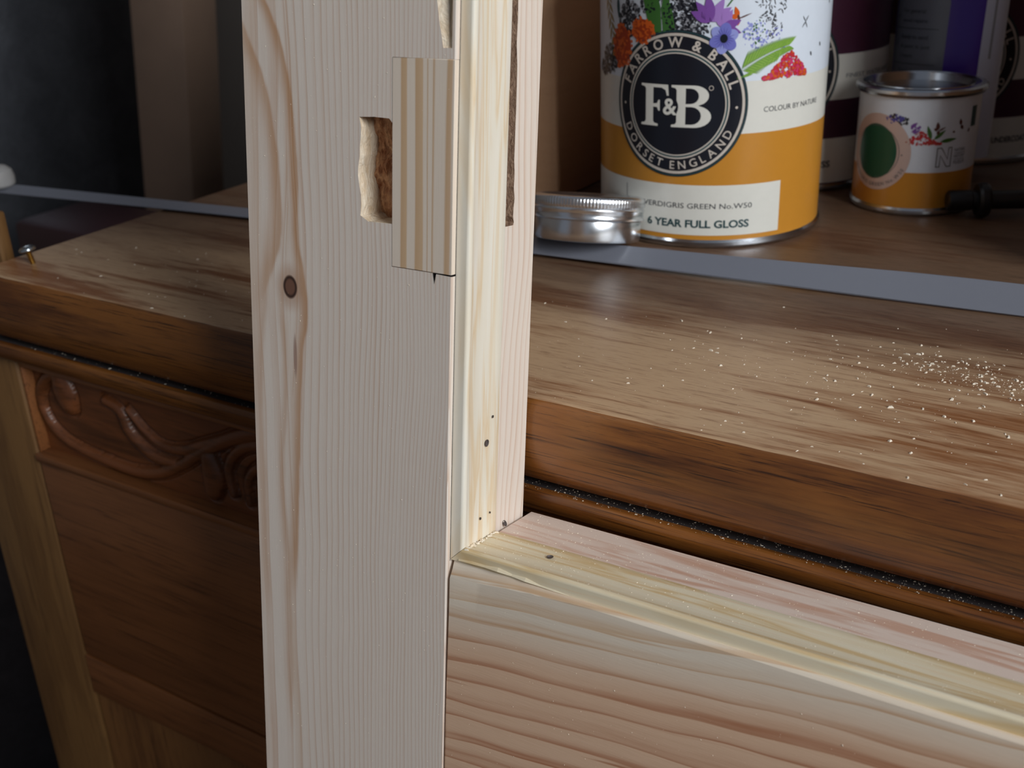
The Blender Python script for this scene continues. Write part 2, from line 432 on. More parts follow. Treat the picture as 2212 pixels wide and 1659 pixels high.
# carved frieze: a raised scroll cut in relief
def seg_d(px, pz, a, b):
    ax, az = a; bx, bz = b
    dx, dz = bx - ax, bz - az
    t = max(0, min(1, ((px - ax) * dx + (pz - az) * dz) / (dx * dx + dz * dz + 1e-12)))
    return math.hypot(px - ax - t * dx, pz - az - t * dz), t
def smooth_poly(pts, n=6):
    out = []
    for i in range(len(pts) - 1):
        p0 = pts[max(i - 1, 0)]; p1 = pts[i]; p2 = pts[i + 1]; p3 = pts[min(i + 2, len(pts) - 1)]
        for k in range(n):
            t = k / n
            out.append(tuple(0.5 * (2 * p1[c] + (p2[c] - p0[c]) * t + (2 * p0[c] - 5 * p1[c] + 4 * p2[c] - p3[c]) * t * t + (3 * p1[c] - p0[c] - 3 * p2[c] + p3[c]) * t ** 3) for c in range(len(p1))))
    out.append(tuple(pts[-1]))
    return out
# (x, z, half width) in mm
RIDGES = [
    (smooth_poly([(-424, -47, 2.2), (-431, -51, 2.6), (-436.5, -58, 2.8), (-437, -67, 2.8), (-431.5, -76, 2.8), (-420, -81.5, 2.6), (-400, -84.2, 2.6), (-380, -85, 2.8), (-363, -81.5, 2.8), (-347, -73, 2.6), (-335, -65, 2.6), (-316, -54, 3.2), (-296, -46.5, 3.4), (-280, -46, 3.2), (-268, -48, 3)]), 2.6),
    (smooth_poly([(-420, -47.5, 5), (-419, -55, 7.5), (-417, -61, 5)]), 3.4),
    (smooth_poly([(-391, -53, 2.4), (-382.5, -56, 2.8), (-379.5, -64, 3.0), (-373.5, -70, 3.0), (-364, -74.5, 3.0), (-352, -74, 2.2)]), 2.2),
    (smooth_poly([(-376.5, -54, 1.6), (-368, -62, 1.8), (-358, -67, 2.2), (-345, -66, 2.6), (-330, -60, 2.8), (-311, -51.5, 2.6)]), 2.2),
    (smooth_poly([(-330, -66, 5.0), (-329.5, -74, 6.5), (-331, -82, 4.5)]), 3.0),
    (smooth_poly([(-319, -80, 2.2), (-319.5, -68, 2.4), (-313, -59, 2.4), (-303, -54, 2.4), (-290, -53, 2.4), (-278, -58, 2.4), (-272, -68, 2.2)]), 2.0),
    (smooth_poly([(-310, -82, 2.0), (-309, -71, 2.2), (-301, -63, 2.2), (-290, -62, 2.2), (-281, -69, 2.0)]), 1.8),
]
GX0, GX1, GZ0, GZ1 = -441.0, -99.0, -88.5, -45.0
def relief(x, z):
    if x > -270: x = -540 - x
    h = gq = 0.0
    for pl, amp in RIDGES:
        for i in range(len(pl) - 1):
            d, t = seg_d(x, z, pl[i][:2], pl[i + 1][:2])
            w = pl[i][2] * (1 - t) + pl[i + 1][2] * t
            if d < w:
                h = max(h, amp * math.sqrt(1 - (d / w) ** 2))
            elif d < w + 1.3:
                gq = max(gq, 1.3 * math.sin(math.pi * (d - w) / 1.3))
    return h if h > 0.25 else h - gq
NXC, NZC = 560, 86
vs_, fs_ = [], []
for j in range(NZC + 1):
    z = GZ0 + (GZ1 - GZ0) * j / NZC
    for i in range(NXC + 1):
        x = GX0 + (GX1 - GX0) * i / NXC
        e = min(x - GX0, GX1 - x, z - GZ0, GZ1 - z)
        h = relief(x, z) if e > 0.4 else 0
        vs_.append(cl((x / 1000, YF + 0.0105 - h / 1000, z / 1000)))
for j in range(NZC):
    for i in range(NXC):
        a = j * (NXC + 1) + i
        fs_.append((a, a + 1, a + NXC + 2, a + NXC + 1))
make('carved_panel', vs_, fs_, M_CARVE, side, True)
cbox('frieze_frame', -0.4425, XR - .02, YF + .0055, YF + .02, -0.0452, -0.0418, M_FRONT, 0.0006)
cbox('frieze_frame', -0.4425, -0.4405, YF + .0055, YF + .02, -0.0885, -0.0452, M_FRONT, 0.0005)
cbox('frieze_ledge', -0.4425, XR - .02, YF + .0030, YF + .02, -0.0925, -0.0885, M_FRONT, 0.0008)
cbox('frieze_panel', -0.099, XR - .02, YF + .0075, YF + .02, -0.0885, -0.0452, M_FRONT, 0.0005)
cbox('drawer_front', -0.4410, XR - .02, YF + .0040, YF + .02, -0.2030, -0.0927, M_FRONT, 0.0008)
cbox('cross_rail', -0.4422, XR - .02, YF + .0038, YF + .02, -0.2282, -0.2046, M_FRONT, 0.0006)
cbox('door_panel', -0.4408, XR - .02, YF + .0050, YF + .02, -0.76, -0.2290, M_DOOR, 0.0006)
cbox('corner_post', XR - .06, XR - .008, YF + .003, YF + .055, -0.80, -0.0418, M_POST, 0.002)
for bx_ in (-0.495, XR - .06):
    cbox('back_leg', bx_, bx_ + .052, YB - .07, YB - .02, -0.80, -0.03, M_POST, 0.002)

# ------------------------------------------------------------------ timber frame being repaired
WM = Matrix(((0.99994894, -0.00352593, -0.00946971), (0.00491369, 0.98855474, 0.15078254), (0.00882968, -0.15082138, 0.9885216)))
ORG = Vector((-0.16633107, 0.22244592, 0.00654687))
frame = thing('pine_frame', ORG, 'bare pine stile and rail joint with a patched-in repair, leaning on the sideboard', 'window frame', WM)
SW, ST = 0.0737, 0.0434
W0, W1 = -0.812, 0.42
WR = -0.03744

def prism(name, prof, w0, w1, mat, parent, jitter=None, n=1):
    """prof (u,v) extruded along w"""
    vs_, fs_ = [], []
    for k in range(n + 1):
        w = w0 + (w1 - w0) * k / n
        for q in prof:
            j = jitter(q, w) if jitter else (0, 0)
            vs_.append((q[0] + j[0], q[1] + j[1], w))
    m = len(prof)
    for k in range(n):
        for j in range(m):
            j2 = (j + 1) % m
            fs_.append((k * m + j, k * m + j2, (k + 1) * m + j2, (k + 1) * m + j))
    fs_.append(tuple(range(m - 1, -1, -1))); fs_.append(tuple(n * m + j for j in range(m)))
    return make(name, vs_, fs_, mat, parent)

c_ = 0.0005
stile = prism('stile', [(-SW + c_, 0), (-c_ * .5, 0), (0, c_ * .5), (0, ST - .0012), (-.0012, ST), (-SW + c_, ST), (-SW, ST - c_), (-SW, c_)], W0, W1, M_STILE, frame)
bm = bmesh.new(); bm.from_mesh(stile.data); bmesh.ops.recalc_face_normals(bm, faces=bm.faces); bm.to_mesh(stile.data); bm.free()
rnd = random.Random(11)
def cutter(bm, mat):
    bmesh.ops.recalc_face_normals(bm, faces=bm.faces)
    return from_bm('cutter', bm, mat, frame)
# recess for the patch
boolean(stile, cutter(box_bm(-0.01994, 0.01, -0.01, 0.0142, 0.04562, 0.10089), M_SLOT))
# crack under the patch
bm = box_bm(-0.0060, 0.01, -0.01, 0.0040, 0.0450, 0.0457)
for v in bm.verts:
    if v.co.x < 0 and v.co.z < 0.0453: v.co.z = 0.0455
boolean(stile, cutter(bm, M_GAP))
bm = box_bm(-0.0062, -0.0050, -0.01, 0.0022, 0.0425, 0.0456)
for v in bm.verts:
    if v.co.z < 0.044: v.co.x = -0.0056
boolean(stile, cutter(bm, M_GAP))
# old hinge / lock pocket with ragged edge
NP = 26
outline = []
for k in range(NP):
    t = k / NP
    if t < .40: q = (-.0310 + .0004 * math.sin(t * 21), .0850 - .0272 * t / .40)
    elif t < .5: q = (-.0310 + .0122 * (t - .4) / .1, .0574)
    elif t < .9: q = (-.0185, .0574 + .0262 * (t - .5) / .4)
    else: q = (-.0185 - .0118 * (t - .9) / .1, .0838 + .0018 * math.sin((t - .9) * 31))
    outline.append((q[0] + rnd.uniform(-.0003, .0003), q[1] + rnd.uniform(-.0003, .0003)))
vs_, fs_ = [], []
LV = [(-0.004, 0, 0), (0.0, 0, 0), (0.002, .0003, .0), (0.006, .0005, .02), (0.0115, .0010, .05)]
cxp, czp = -.0248, .0712
for (v, s, sh) in LV:
    for (x, z) in outline:
        k = 1 - sh * .6
        jx = rnd.uniform(-s, s) * .4; jz = rnd.uniform(-s, s) * .4
        vs_.append((cxp + (x - cxp) * k + jx, v + rnd.uniform(-s, s) * .3, czp + (z - czp) * k + jz))
for l in range(len(LV) - 1):
    for k in range(NP):
        k2 = (k + 1) % NP
        fs_.append((l * NP + k, l * NP + k2, (l + 1) * NP + k2, (l + 1) * NP + k))
fs_.append(tuple(range(NP))); fs_.append(tuple(range((len(LV) - 1) * NP + NP - 1, (len(LV) - 1) * NP - 1, -1)))
cm = bpy.data.meshes.new('c'); cm.from_pydata(vs_, [], fs_)
bm = bmesh.new(); bm.from_mesh(cm)
boolean(stile, cutter(bm, M_POCKET))
# long ragged slot behind the bead
rs = random.Random(3)
bm = bmesh.new()
NS = 46; rows = []
for k in range(NS + 1):
    w = 0.0558 + (W1 + .01 - 0.0558) * (k / NS) ** 1.6
    sl = .0292 + .0016 * max(0, (0.11 - w) / 0.06) + rs.uniform(-.0004, .0004)
    a = .0252
    rows.append([bm.verts.new((x, v, w)) for (x, v) in ((-.0045 + rs.uniform(-.001, .001), a), (.01, a), (.01, sl), (-.0045 + rs.uniform(-.001, .001), sl))])
for k in range(NS):
    for j in range(4):
        bm.faces.new((rows[k][j], rows[k][(j + 1) % 4], rows[k + 1][(j + 1) % 4], rows[k + 1][j]))
bm.faces.new(rows[0][::-1]); bm.faces.new(rows[-1])
boolean(stile, cutter(bm, M_SLOT))
# torn arris above the patch
bm = bmesh.new()
rows = []
for k in range(13):
    t = k / 12; w = .1036 + .040 * t
    e = math.sin(min(1, t * 2.0) * math.pi / 2)
    ul = -.0036 - .0030 * e + rs.uniform(-.0002, .0002); dpt = .0006 + .0020 * e + rs.uniform(-.0002, .0002)
    um = -.0026 + rs.uniform(-.0002, .0002)
    rows.append([bm.verts.new(q) for q in ((ul, -.002, w), (-.0011, -.002, w), (-.0011, .0002, w), (um, dpt, w), (ul, .0001, w))])
for k in range(12):
    for j in range(5):
        bm.faces.new((rows[k][j], rows[k][(j + 1) % 5], rows[k + 1][(j + 1) % 5], rows[k + 1][j]))
bm.faces.new(rows[0][::-1]); bm.faces.new(rows[-1])
bmesh.ops.triangulate(bm, faces=bm.faces[:])
boolean(stile, cutter(bm, M_POCKET))

boolean(stile, cutter(box_bm(-.0008, .002, .00172, .00199, WR - .0005, .6), M_GAP))

# the patch
bm = box_bm(-.0199, -.00005, -.00008, .0138, .0457, .10085, 0.00012, 1)
for v in bm.verts:
    if v.co.z < .06 and v.co.x > -.01: v.co.z += .00008
patch = from_bm('repair_patch', bm, M_PATCH, frame)
boolean(patch, cutter(box_bm(-.0008, .002, .00172, .00199, -.2, .6), M_GAP))
sharp(patch, 40)
# torn brown wood left in the pocket
vs_, fs_ = [], []
GU, GW = 30, 54
for j in range(GW + 1):
    for i in range(GU + 1):
        a_, b_ = i / GU, j / GW
        uu = -.0318 + .0135 * a_; ww = .0568 + .0284 * b_
        q = Vector((a_ * 2.2, b_ * 3.0, 4.0))
        h = .0016 * mnoise.fractal(q * 1.6, 0.9, 2.1, 5) + .0006 * abs(mnoise.noise(Vector((a_ * 16, b_ * 4, 1))))
        h += .0022 * max(0, b_ - .72) / .28 - .0012 * max(0, .12 - b_) / .12
        vs_.append((uu, .0078 - h + .0012 * a_, ww))
for j in range(GW):
    for i in range(GU):
        k = j * (GU + 1) + i
        fs_.append((k, k + 1, k + GU + 2, k + GU + 1))
make('torn_wood', vs_, fs_, M_TORN, frame)

# rail
def rail_sections():
    L = []
    us = [0.0] + [0.002 * i for i in range(1, 24)] + [.06, .08, .12, .2, .35, .55]
    return us
vs_, fs_ = [], []
us = rail_sections()
rr = random.Random(8)
RD = 0.0455
for i, u in enumerate(us):
    ch = .0009 + .0042 * max(0, 1 - u / .045) ** 1.3
    chv = .0007 + .0016 * max(0, 1 - u / .045)
    j = rr.uniform(-.00012, .00012) if 0 < u < .05 else 0
    sec = [(0.0003, -0.165), (0.0003, -0.130), (0.0003, -.100), (0.0003, -.075), (0.0003, WR - ch - .012), (0.0003, WR - ch + j), (chv * .4 + .0003, WR - ch * .45 + j), (chv + .0003, WR), (RD, WR), (RD, -0.165)]
    for (v, w) in sec:
        off = 0.0011 if i == 0 else 0.0
        if i == 0: off = .0012 + (rr.uniform(-.0002, .0002)) - (.0006 if w < -.068 else 0)
        vs_.append((u + off, v, w))
m = 10
for i in range(len(us) - 1):
    for j in range(m):
        fs_.append((i * m + j, i * m + (j + 1) % m, (i + 1) * m + (j + 1) % m, (i + 1) * m + j))
fs_.append(tuple(range(m - 1, -1, -1))); fs_.append(tuple((len(us) - 1) * m + j for j in range(m)))
rail = make('rail', vs_, fs_, M_RAIL, frame)
bm = bmesh.new(); bm.from_mesh(rail.data); bmesh.ops.recalc_face_normals(bm, faces=bm.faces); bm.to_mesh(rail.data); bm.free()
sharp(rail, 20)

# nailed-on beads, mitred together: profile (v, h) in mm
BEAD = [(2.0, 0), (2.0, 3.1), (2.0, 3.2), (2.06, 3.4), (2.15, 3.62), (2.45, 3.95), (3.1, 4.15), (3.9, 4.05), (4.5, 3.7), (4.8, 3.15), (5.6, 2.8), (7.5, 2.2), (10, 1.65), (13, 1.3), (16, 1.12), (19, 1.04), (22, 1.0), (24.5, 1.0), (24.9, .8), (25.0, .4), (25.0, 0)]
BEAD = [(a / 1000, b / 1000) for a, b in BEAD]
def bead(upright):
    vs_, fs_ = [], []
    ends = [0, 1]
    stops = [None, .02, .05, .1, .2, .42] if upright else [None, .02, .05, .1, .2, .55]
    for st in stops:
        for (v, h) in BEAD:
            a = (h + .00008) if st is None else st
            vs_.append((h, v, WR + a) if upright else (a, v, WR + h))
    m = len(BEAD)
    for i in range(len(stops) - 1):
        for j in range(m):
            fs_.append((i * m + j, i * m + (j + 1) % m, (i + 1) * m + (j + 1) % m, (i + 1) * m + j))
    fs_.append(tuple(range(m - 1, -1, -1))); fs_.append(tuple((len(stops) - 1) * m + j for j in range(m)))
    o = make('stile_bead' if upright else 'rail_bead', vs_, fs_, M_BEADV if upright else M_BEADH, frame)
    bm = bmesh.new(); bm.from_mesh(o.data); bmesh.ops.recalc_face_normals(bm, faces=bm.faces); bm.to_mesh(o.data); bm.free()
    return sharp(o, 38)
bead(True); bead(False)
# splintered sliver along the front of the rail bead
vs_, fs_ = [], []
for k in range(9):
    t = k / 8; u = .003 + .036 * t
    th = .0007 * math.sin(math.pi * min(1, .15 + t * .85)) * (1 + .4 * math.sin(23 * t)) + .0001
    for (dv, dw) in ((0, 0), (-th, .3 * th), (-.2 * th, 1.2 * th), (.4 * th, .9 * th)):
        vs_.append((u, .0020 + dv, WR + .0004 + dw + .0004 * math.sin(5 * t)))
for k in range(8):
    for j in range(4):
        fs_.append((k * 4 + j, k * 4 + (j + 1) % 4, k * 4 + 4 + (j + 1) % 4, k * 4 + 4 + j))
fs_ += [(3, 2, 1, 0), (32, 33, 34, 35)]
make('splinter', vs_, fs_, M_BEADH, frame)
# punched nails: shallow cup with a dark head in it
def nail(pos, nrm, r=.0010):
    nrm = Vector(nrm).normalized(); q = nrm.to_track_quat('Z', 'Y').to_matrix()
    bm = bmesh.new()
    for k in range(16):
        a = 2 * math.pi * k / 16
        bm.verts.new((r * math.cos(a), r * 1.1 * math.sin(a), .00012))
    for k in range(16):
        a = 2 * math.pi * k / 16
        bm.verts.new((r * .7 * math.cos(a) + .0002, r * .7 * math.sin(a), -.0003))
    bm.verts.ensure_lookup_table()
    for k in range(16):
        bm.faces.new((bm.verts[k], bm.verts[(k + 1) % 16], bm.verts[16 + (k + 1) % 16], bm.verts[16 + k]))
    bm.faces.new([bm.verts[16 + k] for k in range(16)])
    for v in bm.verts: v.co = q @ v.co + Vector(pos) + nrm * .00034
    from_bm('nail_head', bm, M_NAIL, frame)
nail((.00108, .0175, -.0061), (1, 0, 0))
nail((.0242, .0175, WR + .00108), (0, 0, 1))
nail((.0002, .0306, -.0365), (1, 0, .6), .0009)
nail((.0010, .0205, .0012), (1, 0, 0), .0004)
nail((.0012, .0150, -.0290), (1, 0, 0), .0004)
nail((.0010, .0205, -.0290), (1, 0, 0), .0003)

# ------------------------------------------------------------------ printed decals on tins
_gc = {}
def glyphs(body, bold=0.0):
    """flat outline of a piece of text: verts, faces in em units"""
    key = (body, bold)
    if key in _gc: return _gc[key]
    cu = bpy.data.curves.new('t', 'FONT'); cu.body = body; cu.size = 1.0; cu.resolution_u = 3; cu.offset = bold
    o = bpy.data.objects.new('t', cu); COL.objects.link(o)
    dg = bpy.context.evaluated_depsgraph_get(); dg.update()
    me = bpy.data.meshes.new_from_object(o.evaluated_get(dg))
    r = ([(v.co.x, v.co.y) for v in me.vertices], [tuple(p.vertices) for p in me.polygons])
    bpy.data.objects.remove(o); bpy.data.meshes.remove(me); bpy.data.curves.remove(cu)
    _gc[key] = r
    return r

def outline2d(polys):
    cu = bpy.data.curves.new('s', 'CURVE'); cu.dimensions = '2D'; cu.fill_mode = 'BOTH'
    for pl in polys:
        sp = cu.splines.new('POLY'); sp.points.add(len(pl) - 1)
        for p, q in zip(sp.points, pl): p.co = (q[0], q[1], 0, 1)
        sp.use_cyclic_u = True
    o = bpy.data.objects.new('s', cu); COL.objects.link(o)
    dg = bpy.context.evaluated_depsgraph_get(); dg.update()
    me = bpy.data.meshes.new_from_object(o.evaluated_get(dg))
    r = ([(v.co.x, v.co.y) for v in me.vertices], [tuple(p.vertices) for p in me.polygons])
    bpy.data.objects.remove(o); bpy.data.meshes.remove(me); bpy.data.curves.remove(cu)
    return r

class Art:
    """collects flat shapes in millimetres (s along the wall of the tin, z up)"""
    def __init__(s): s.v, s.f = [], []
    def add(s, vf, fn=lambda p: p):
        b = len(s.v); s.v += [fn(p) for p in vf[0]]; s.f += [tuple(b + i for i in f) for f in vf[1]]; return s
    def poly(s, pts):
        b = len(s.v); s.v += list(pts); s.f.append(tuple(range(b, b + len(pts)))); return s
    def ell(s, x, z, a, b, rot=0.0, n=12):
        c, d = math.cos(rot), math.sin(rot)
        return s.poly([(x + a * math.cos(t) * c - b * math.sin(t) * d, z + a * math.cos(t) * d + b * math.sin(t) * c) for t in [2 * math.pi * k / n for k in range(n)]])
    def ring(s, x, z, r0, r1, n=72):
        b = len(s.v)
        for k in range(n):
            t = 2 * math.pi * k / n
            s.v += [(x + r0 * math.cos(t), z + r0 * math.sin(t)), (x + r1 * math.cos(t), z + r1 * math.sin(t))]
        for k in range(n):
            k2 = (k + 1) % n
            s.f.append((b + 2 * k, b + 2 * k + 1, b + 2 * k2 + 1, b + 2 * k2))
        return s
    def rect(s, x0, x1, z0, z1): return s.poly([(x0, z0), (x1, z0), (x1, z1), (x0, z1)])
    def petal(s, x, z, ang, L, w, n=5):
        c, d = math.cos(ang), math.sin(ang)
        pts = []
        for k in range(n + 1):
            t = k / n; pts.append((L * t, w * math.sin(math.pi * t ** .8)))
        for k in range(n - 1, 0, -1):
            t = k / n; pts.append((L * t, -w * math.sin(math.pi * t ** .8)))
        return s.poly([(x + p * c - q * d, z + p * d + q * c) for p, q in pts])
    def text(s, body, x0, x1, z, h, bold=0.0):
        """fit text from x0 to x1 with cap height h on baseline z"""
        vf = glyphs(body, bold)
        xs = [p[0] for p in vf[0]]; a, b = min(xs), max(xs)
        capv = glyphs('E'); ch = max(p[1] for p in capv[0])
        return s.add(vf, lambda p: (x0 + (p[0] - a) / (b - a) * (x1 - x0), z + p[1] / ch * h))
    def arc(s, body, cx, cz, r, h, a0, a1, bold=0.0, inward=False):
        """letters on a circle, from angle a0 to a1 (degrees, 90 = top)"""
        ch = max(p[1] for p in glyphs('E')[0])
        ws = []
        for c in body:
            if c == ' ': ws.append(0.30); continue
            xs = [p[0] for p in glyphs(c, bold)[0]]; ws.append(max(xs) - min(xs) + 0.16)
        tot = sum(ws); acc = 0
        for c, wd in zip(body, ws):
            t = a0 + (a1 - a0) * (acc + wd / 2) / tot; acc += wd
            if c == ' ': continue
            vf = glyphs(c, bold); xs = [p[0] for p in vf[0]]; mx = (max(xs) + min(xs)) / 2
            t = math.radians(t); up = (math.cos(t), math.sin(t))
            if inward: up = (-up[0], -up[1])
            rt = (up[1], -up[0])
            bx, bz = cx + r * math.cos(t), cz + r * math.sin(t)
            s.add(vf, lambda p: (bx + rt[0] * (p[0] - mx) / ch * h + up[0] * p[1] / ch * h, bz + rt[1] * (p[0] - mx) / ch * h + up[1] * p[1] / ch * h))
        return s
    def wrap(s, name, fn, mat, parent, label=None, stepx=1.6, stepz=None):
        """fn(s_mm, z_mm) -> local xyz"""
        me = bpy.data.meshes.new(name)
        me.from_pydata([(x, z, 0) for x, z in s.v], [], s.f)
        bm = bmesh.new(); bm.from_mesh(me); bpy.data.meshes.remove(me)
        x0 = min(v[0] for v in s.v); x1 = max(v[0] for v in s.v)
        k = math.floor(x0 / stepx) + 1
        while k * stepx < x1:
            bmesh.ops.bisect_plane(bm, geom=bm.verts[:] + bm.edges[:] + bm.faces[:], plane_co=(k * stepx, 0, 0), plane_no=(1, 0, 0), dist=1e-5)
            k += 1
        if stepz:
            z0 = min(v[1] for v in s.v); z1 = max(v[1] for v in s.v); k = math.floor(z0 / stepz) + 1
            while k * stepz < z1:
                bmesh.ops.bisect_plane(bm, geom=bm.verts[:] + bm.edges[:] + bm.faces[:], plane_co=(0, k * stepz, 0), plane_no=(0, 1, 0), dist=1e-5)
                k += 1
        bmesh.ops.recalc_face_normals(bm, faces=bm.faces)
        for f in bm.faces:
            if f.normal.z < 0: f.normal_flip()
        for v in bm.verts: v.co = Vector(fn(v.co.x, v.co.y))
        o = from_bm(name, bm, mat, parent, True)
        if label: o['label'] = label
        return o

def cyl_wrap(r, layer):
    R_ = r + 0.00005 * layer
    return lambda s, z: (R_ * math.sin(s / 1000 / r), -R_ * math.cos(s / 1000 / r), z / 1000)

def ink(name, rgb, rough=0.28): return plain(name, lin(*rgb), rough, 0, 0.5, 0.03, 0.3)
I_WHITE = ink('print_white', (222, 230, 240)); I_CREAM = ink('print_cream', (226, 224, 214)); I_OCHRE = ink('print_ochre', (200, 136, 48))
I_BLACK = ink('print_black', (22, 26, 36)); I_TAUPE = ink('print_taupe', (206, 196, 184)); I_TEAL = ink('print_teal', (40, 74, 78))
I_GREY = ink('print_grey', (92, 94, 98)); I_DGREY = ink('print_dark_grey', (58, 60, 66)); I_LGREY = ink('print_light_grey', (150, 152, 158)); I_ORANGE = ink('print_orange', (214, 96, 30)); I_DORANGE = ink('print_deep_orange', (170, 60, 22))
I_GREEN = ink('print_green', (62, 110, 48)); I_GREEN2 = ink('print_mid_green', (112, 156, 62)); I_LIME = ink('print_lime', (140, 178, 74)); I_BLUE = ink('print_blue', (116, 118, 196)); I_LBLUE = ink('print_light_blue', (150, 156, 218)); I_DBLUE = ink('print_dark_blue', (82, 80, 158))
I_PURPLE = ink('print_purple', (126, 78, 160)); I_LPURPLE = ink('print_light_purple', (164, 124, 196)); I_RED = ink('print_red', (198, 50, 60)); I_PINK = ink('print_pink', (206, 60, 110)); I_BROWN = ink('print_brown', (92, 50, 40))
I_MAROON = ink('print_maroon', (74, 36, 58)); I_DGREEN = ink('print_verdigris', (8, 84, 66)); I_PEACH = ink('print_pale_pink', (206, 182, 172)); I_OLIVE = ink('print_olive', (150, 128, 60))
M_TIN = plain('tinplate', lin(196, 200, 206), 0.22, 1.0, var=0.04)
M_ALU = plain('bright_aluminium', lin(234, 238, 242), 0.25, 1.0, var=0.02)

def bezier_blob(cx, cz, pts): return [(cx + a, cz + b) for a, b in pts]
def arc_pts(cx, cz, a, b, t0, t1, n=12):
    return [(cx + a * math.cos(math.radians(t0 + (t1 - t0) * k / n)), cz + b * math.sin(math.radians(t0 + (t1 - t0) * k / n))) for k in range(n + 1)]

def emblem(root, r, s0, z0, mirror_text=True):
    Rr = 29.7
    disc_ = Art().ell(s0, z0, Rr, Rr, n=96).wrap('emblem_disc', cyl_wrap(r, 3), I_BLACK, root, 'round black maker emblem with pale rings')
    root = disc_
    a = Art().ring(s0, z0, 27.3, 28.4).ring(s0, z0, 20.4, 20.9).ring(s0, z0, 21.6, 22.2)
    a.wrap('emblem_ring', cyl_wrap(r, 5), I_TAUPE, root)
    Art().ring(s0, z0, 20.9, 21.6).ring(s0, z0, 28.9, 29.3).wrap('emblem_ring', cyl_wrap(r, 5), I_TEAL, root)
    t = Art().arc('FARROW & BALL', s0, z0, 22.9, 3.9, 163, 14, 0.02)
    t.ell(s0 - 25, z0 - 1.0, .55, .55).ell(s0 + 25, z0 - 1.0, .55, .55)
    t.arc('DORSET ENGLAND', s0, z0, 26.4, 3.3, 200, 337, 0.008, inward=True)
    t.wrap('emblem_lettering', cyl_wrap(r, 5), I_TAUPE, root)
    # the monogram, drawn with serifs
    Fp = [(0, 0), (8.0, 0), (8.0, .9), (6.4, 1.2), (5.8, 2), (5.8, 7.8), (7.6, 7.7), (8.2, 6.3), (8.9, 6.3), (8.9, 10.7), (8.2, 10.7), (7.6, 9.3), (5.8, 9.1), (5.8, 15.7), (9.6, 15.7), (11.4, 14.8), (12.0, 12.6), (12.8, 12.6), (12.5, 17), (0, 17), (0, 16.1), (1.6, 15.8), (2.2, 15), (2.2, 2), (1.6, 1.2), (0, .9)]
    Bo = [(0, 0), (9.5, 0)] + arc_pts(9.5, 4.5, 7.0, 4.5, -80, 70, 10) + [(11.2, 9.0)] + arc_pts(9.4, 12.9, 6.0, 4.1, -50, 88, 9) + [(0, 17), (0, 16.1), (1.6, 15.8), (2.2, 15), (2.2, 2), (1.6, 1.2), (0, .9)]
    h1 = [(6.0, 9.5)] + arc_pts(8.0, 12.7, 3.4, 3.1, -88, 88, 8) + [(6.0, 15.8)]
    h2 = [(6.0, 1.2)] + arc_pts(8.4, 4.8, 4.0, 3.6, -88, 88, 8) + [(6.0, 8.4)]
    mono = Art()
    mono.add(outline2d([Fp]), lambda p: (s0 - 15.6 + p[0], z0 - 9 + p[1]))
    mono.add(outline2d([Bo, h1, h2]), lambda p: (s0 - 1.6 + p[0], z0 - 9 + p[1]))
    mono.wrap('monogram', cyl_wrap(r, 5), I_CREAM, root)
    Art().ell(s0 - 2.2, z0 - .8, 3.6, 4.2, n=20).wrap('ampersand_ground', cyl_wrap(r, 6), I_BLACK, root)
    Art().text('&', s0 - 5.2, s0 + .9, z0 - 3.9, 6.4, 0.02).wrap('ampersand', cyl_wrap(r, 8), I_CREAM, root)
    Art().ring(s0 + 14.6, z0 + 7.0, .75, 1.0, 18).wrap('registered_mark', cyl_wrap(r, 6), I_TAUPE, root)

def tin_body(root, r, H_, bands, rim=True):
    """bands: [(z_top_mm, material)] from the bottom up"""
    prof, mats, mi = [], [], []
    z = 0.0015; prof.append((r, z))
    for (zt, m) in bands:
        n = max(1, int((zt / 1000 - z) / .02))
        for k in range(1, n + 1):
            prof.append((r, z + (zt / 1000 - z) * k / n)); mi.append(len(mats))
        mats.append(m); z = zt / 1000
    lathe('tin_wall', prof, mats, root, 160, midx=mi + [mi[-1]] if False else mi, cap=False)
    lathe('base_rim', [(r * .97, .0012), (r * .985, .0002), (r + .0006, 0.0), (r + .0011, .0010), (r + .0010, .0022), (r + .0003, .0032), (r * .99, .0034)], M_TIN, root, 128)
    t = H_ / 1000
    lid = lathe('lid', [(r * .985, t - .0035), (r + .0012, t - .0036), (r + .0022, t - .0022), (r + .0022, t - .0008), (r + .0012, t), (r * .965, t + .0001), (r * .93, t - .0012), (r * .90, t - .0010), (r * .885, t + .0002), (r * .865, t - .0006), (r * .855, t - .0046), (r * .84, t - .0052), (r * .55, t - .0050), (r * .53, t - .0046), (r * .02, t - .0046)], M_TIN, root, 128)
    return lid

# ---- the large ochre tin
R1 = 0.0493
can = thing('paint_tin', (-0.19746, 0.47713, 0.0004), 'large ochre and white floral paint tin with round black emblem', 'paint tin')
tin_body(can, R1, 119, [(48.0, I_OCHRE), (69.0, I_CREAM), (116.5, I_WHITE)])
W_ = lambda k: cyl_wrap(R1, k)
rf = random.Random(21)
def cluster(n, shape, size, rot=True):
    a = Art()
    for _ in range(n):
        x, z = shape(); sz = rf.uniform(*size)
        a.ell(x, z, sz, sz * rf.uniform(.4, 1), rf.uniform(0, 3.1), 6)
    return a
def disc(cx, cz, a, b): 
    def f():
        while True:
            x, y = rf.uniform(-1, 1), rf.uniform(-1, 1)
            if x * x + y * y < 1: return cx + a * x, cz + b * y
    return f
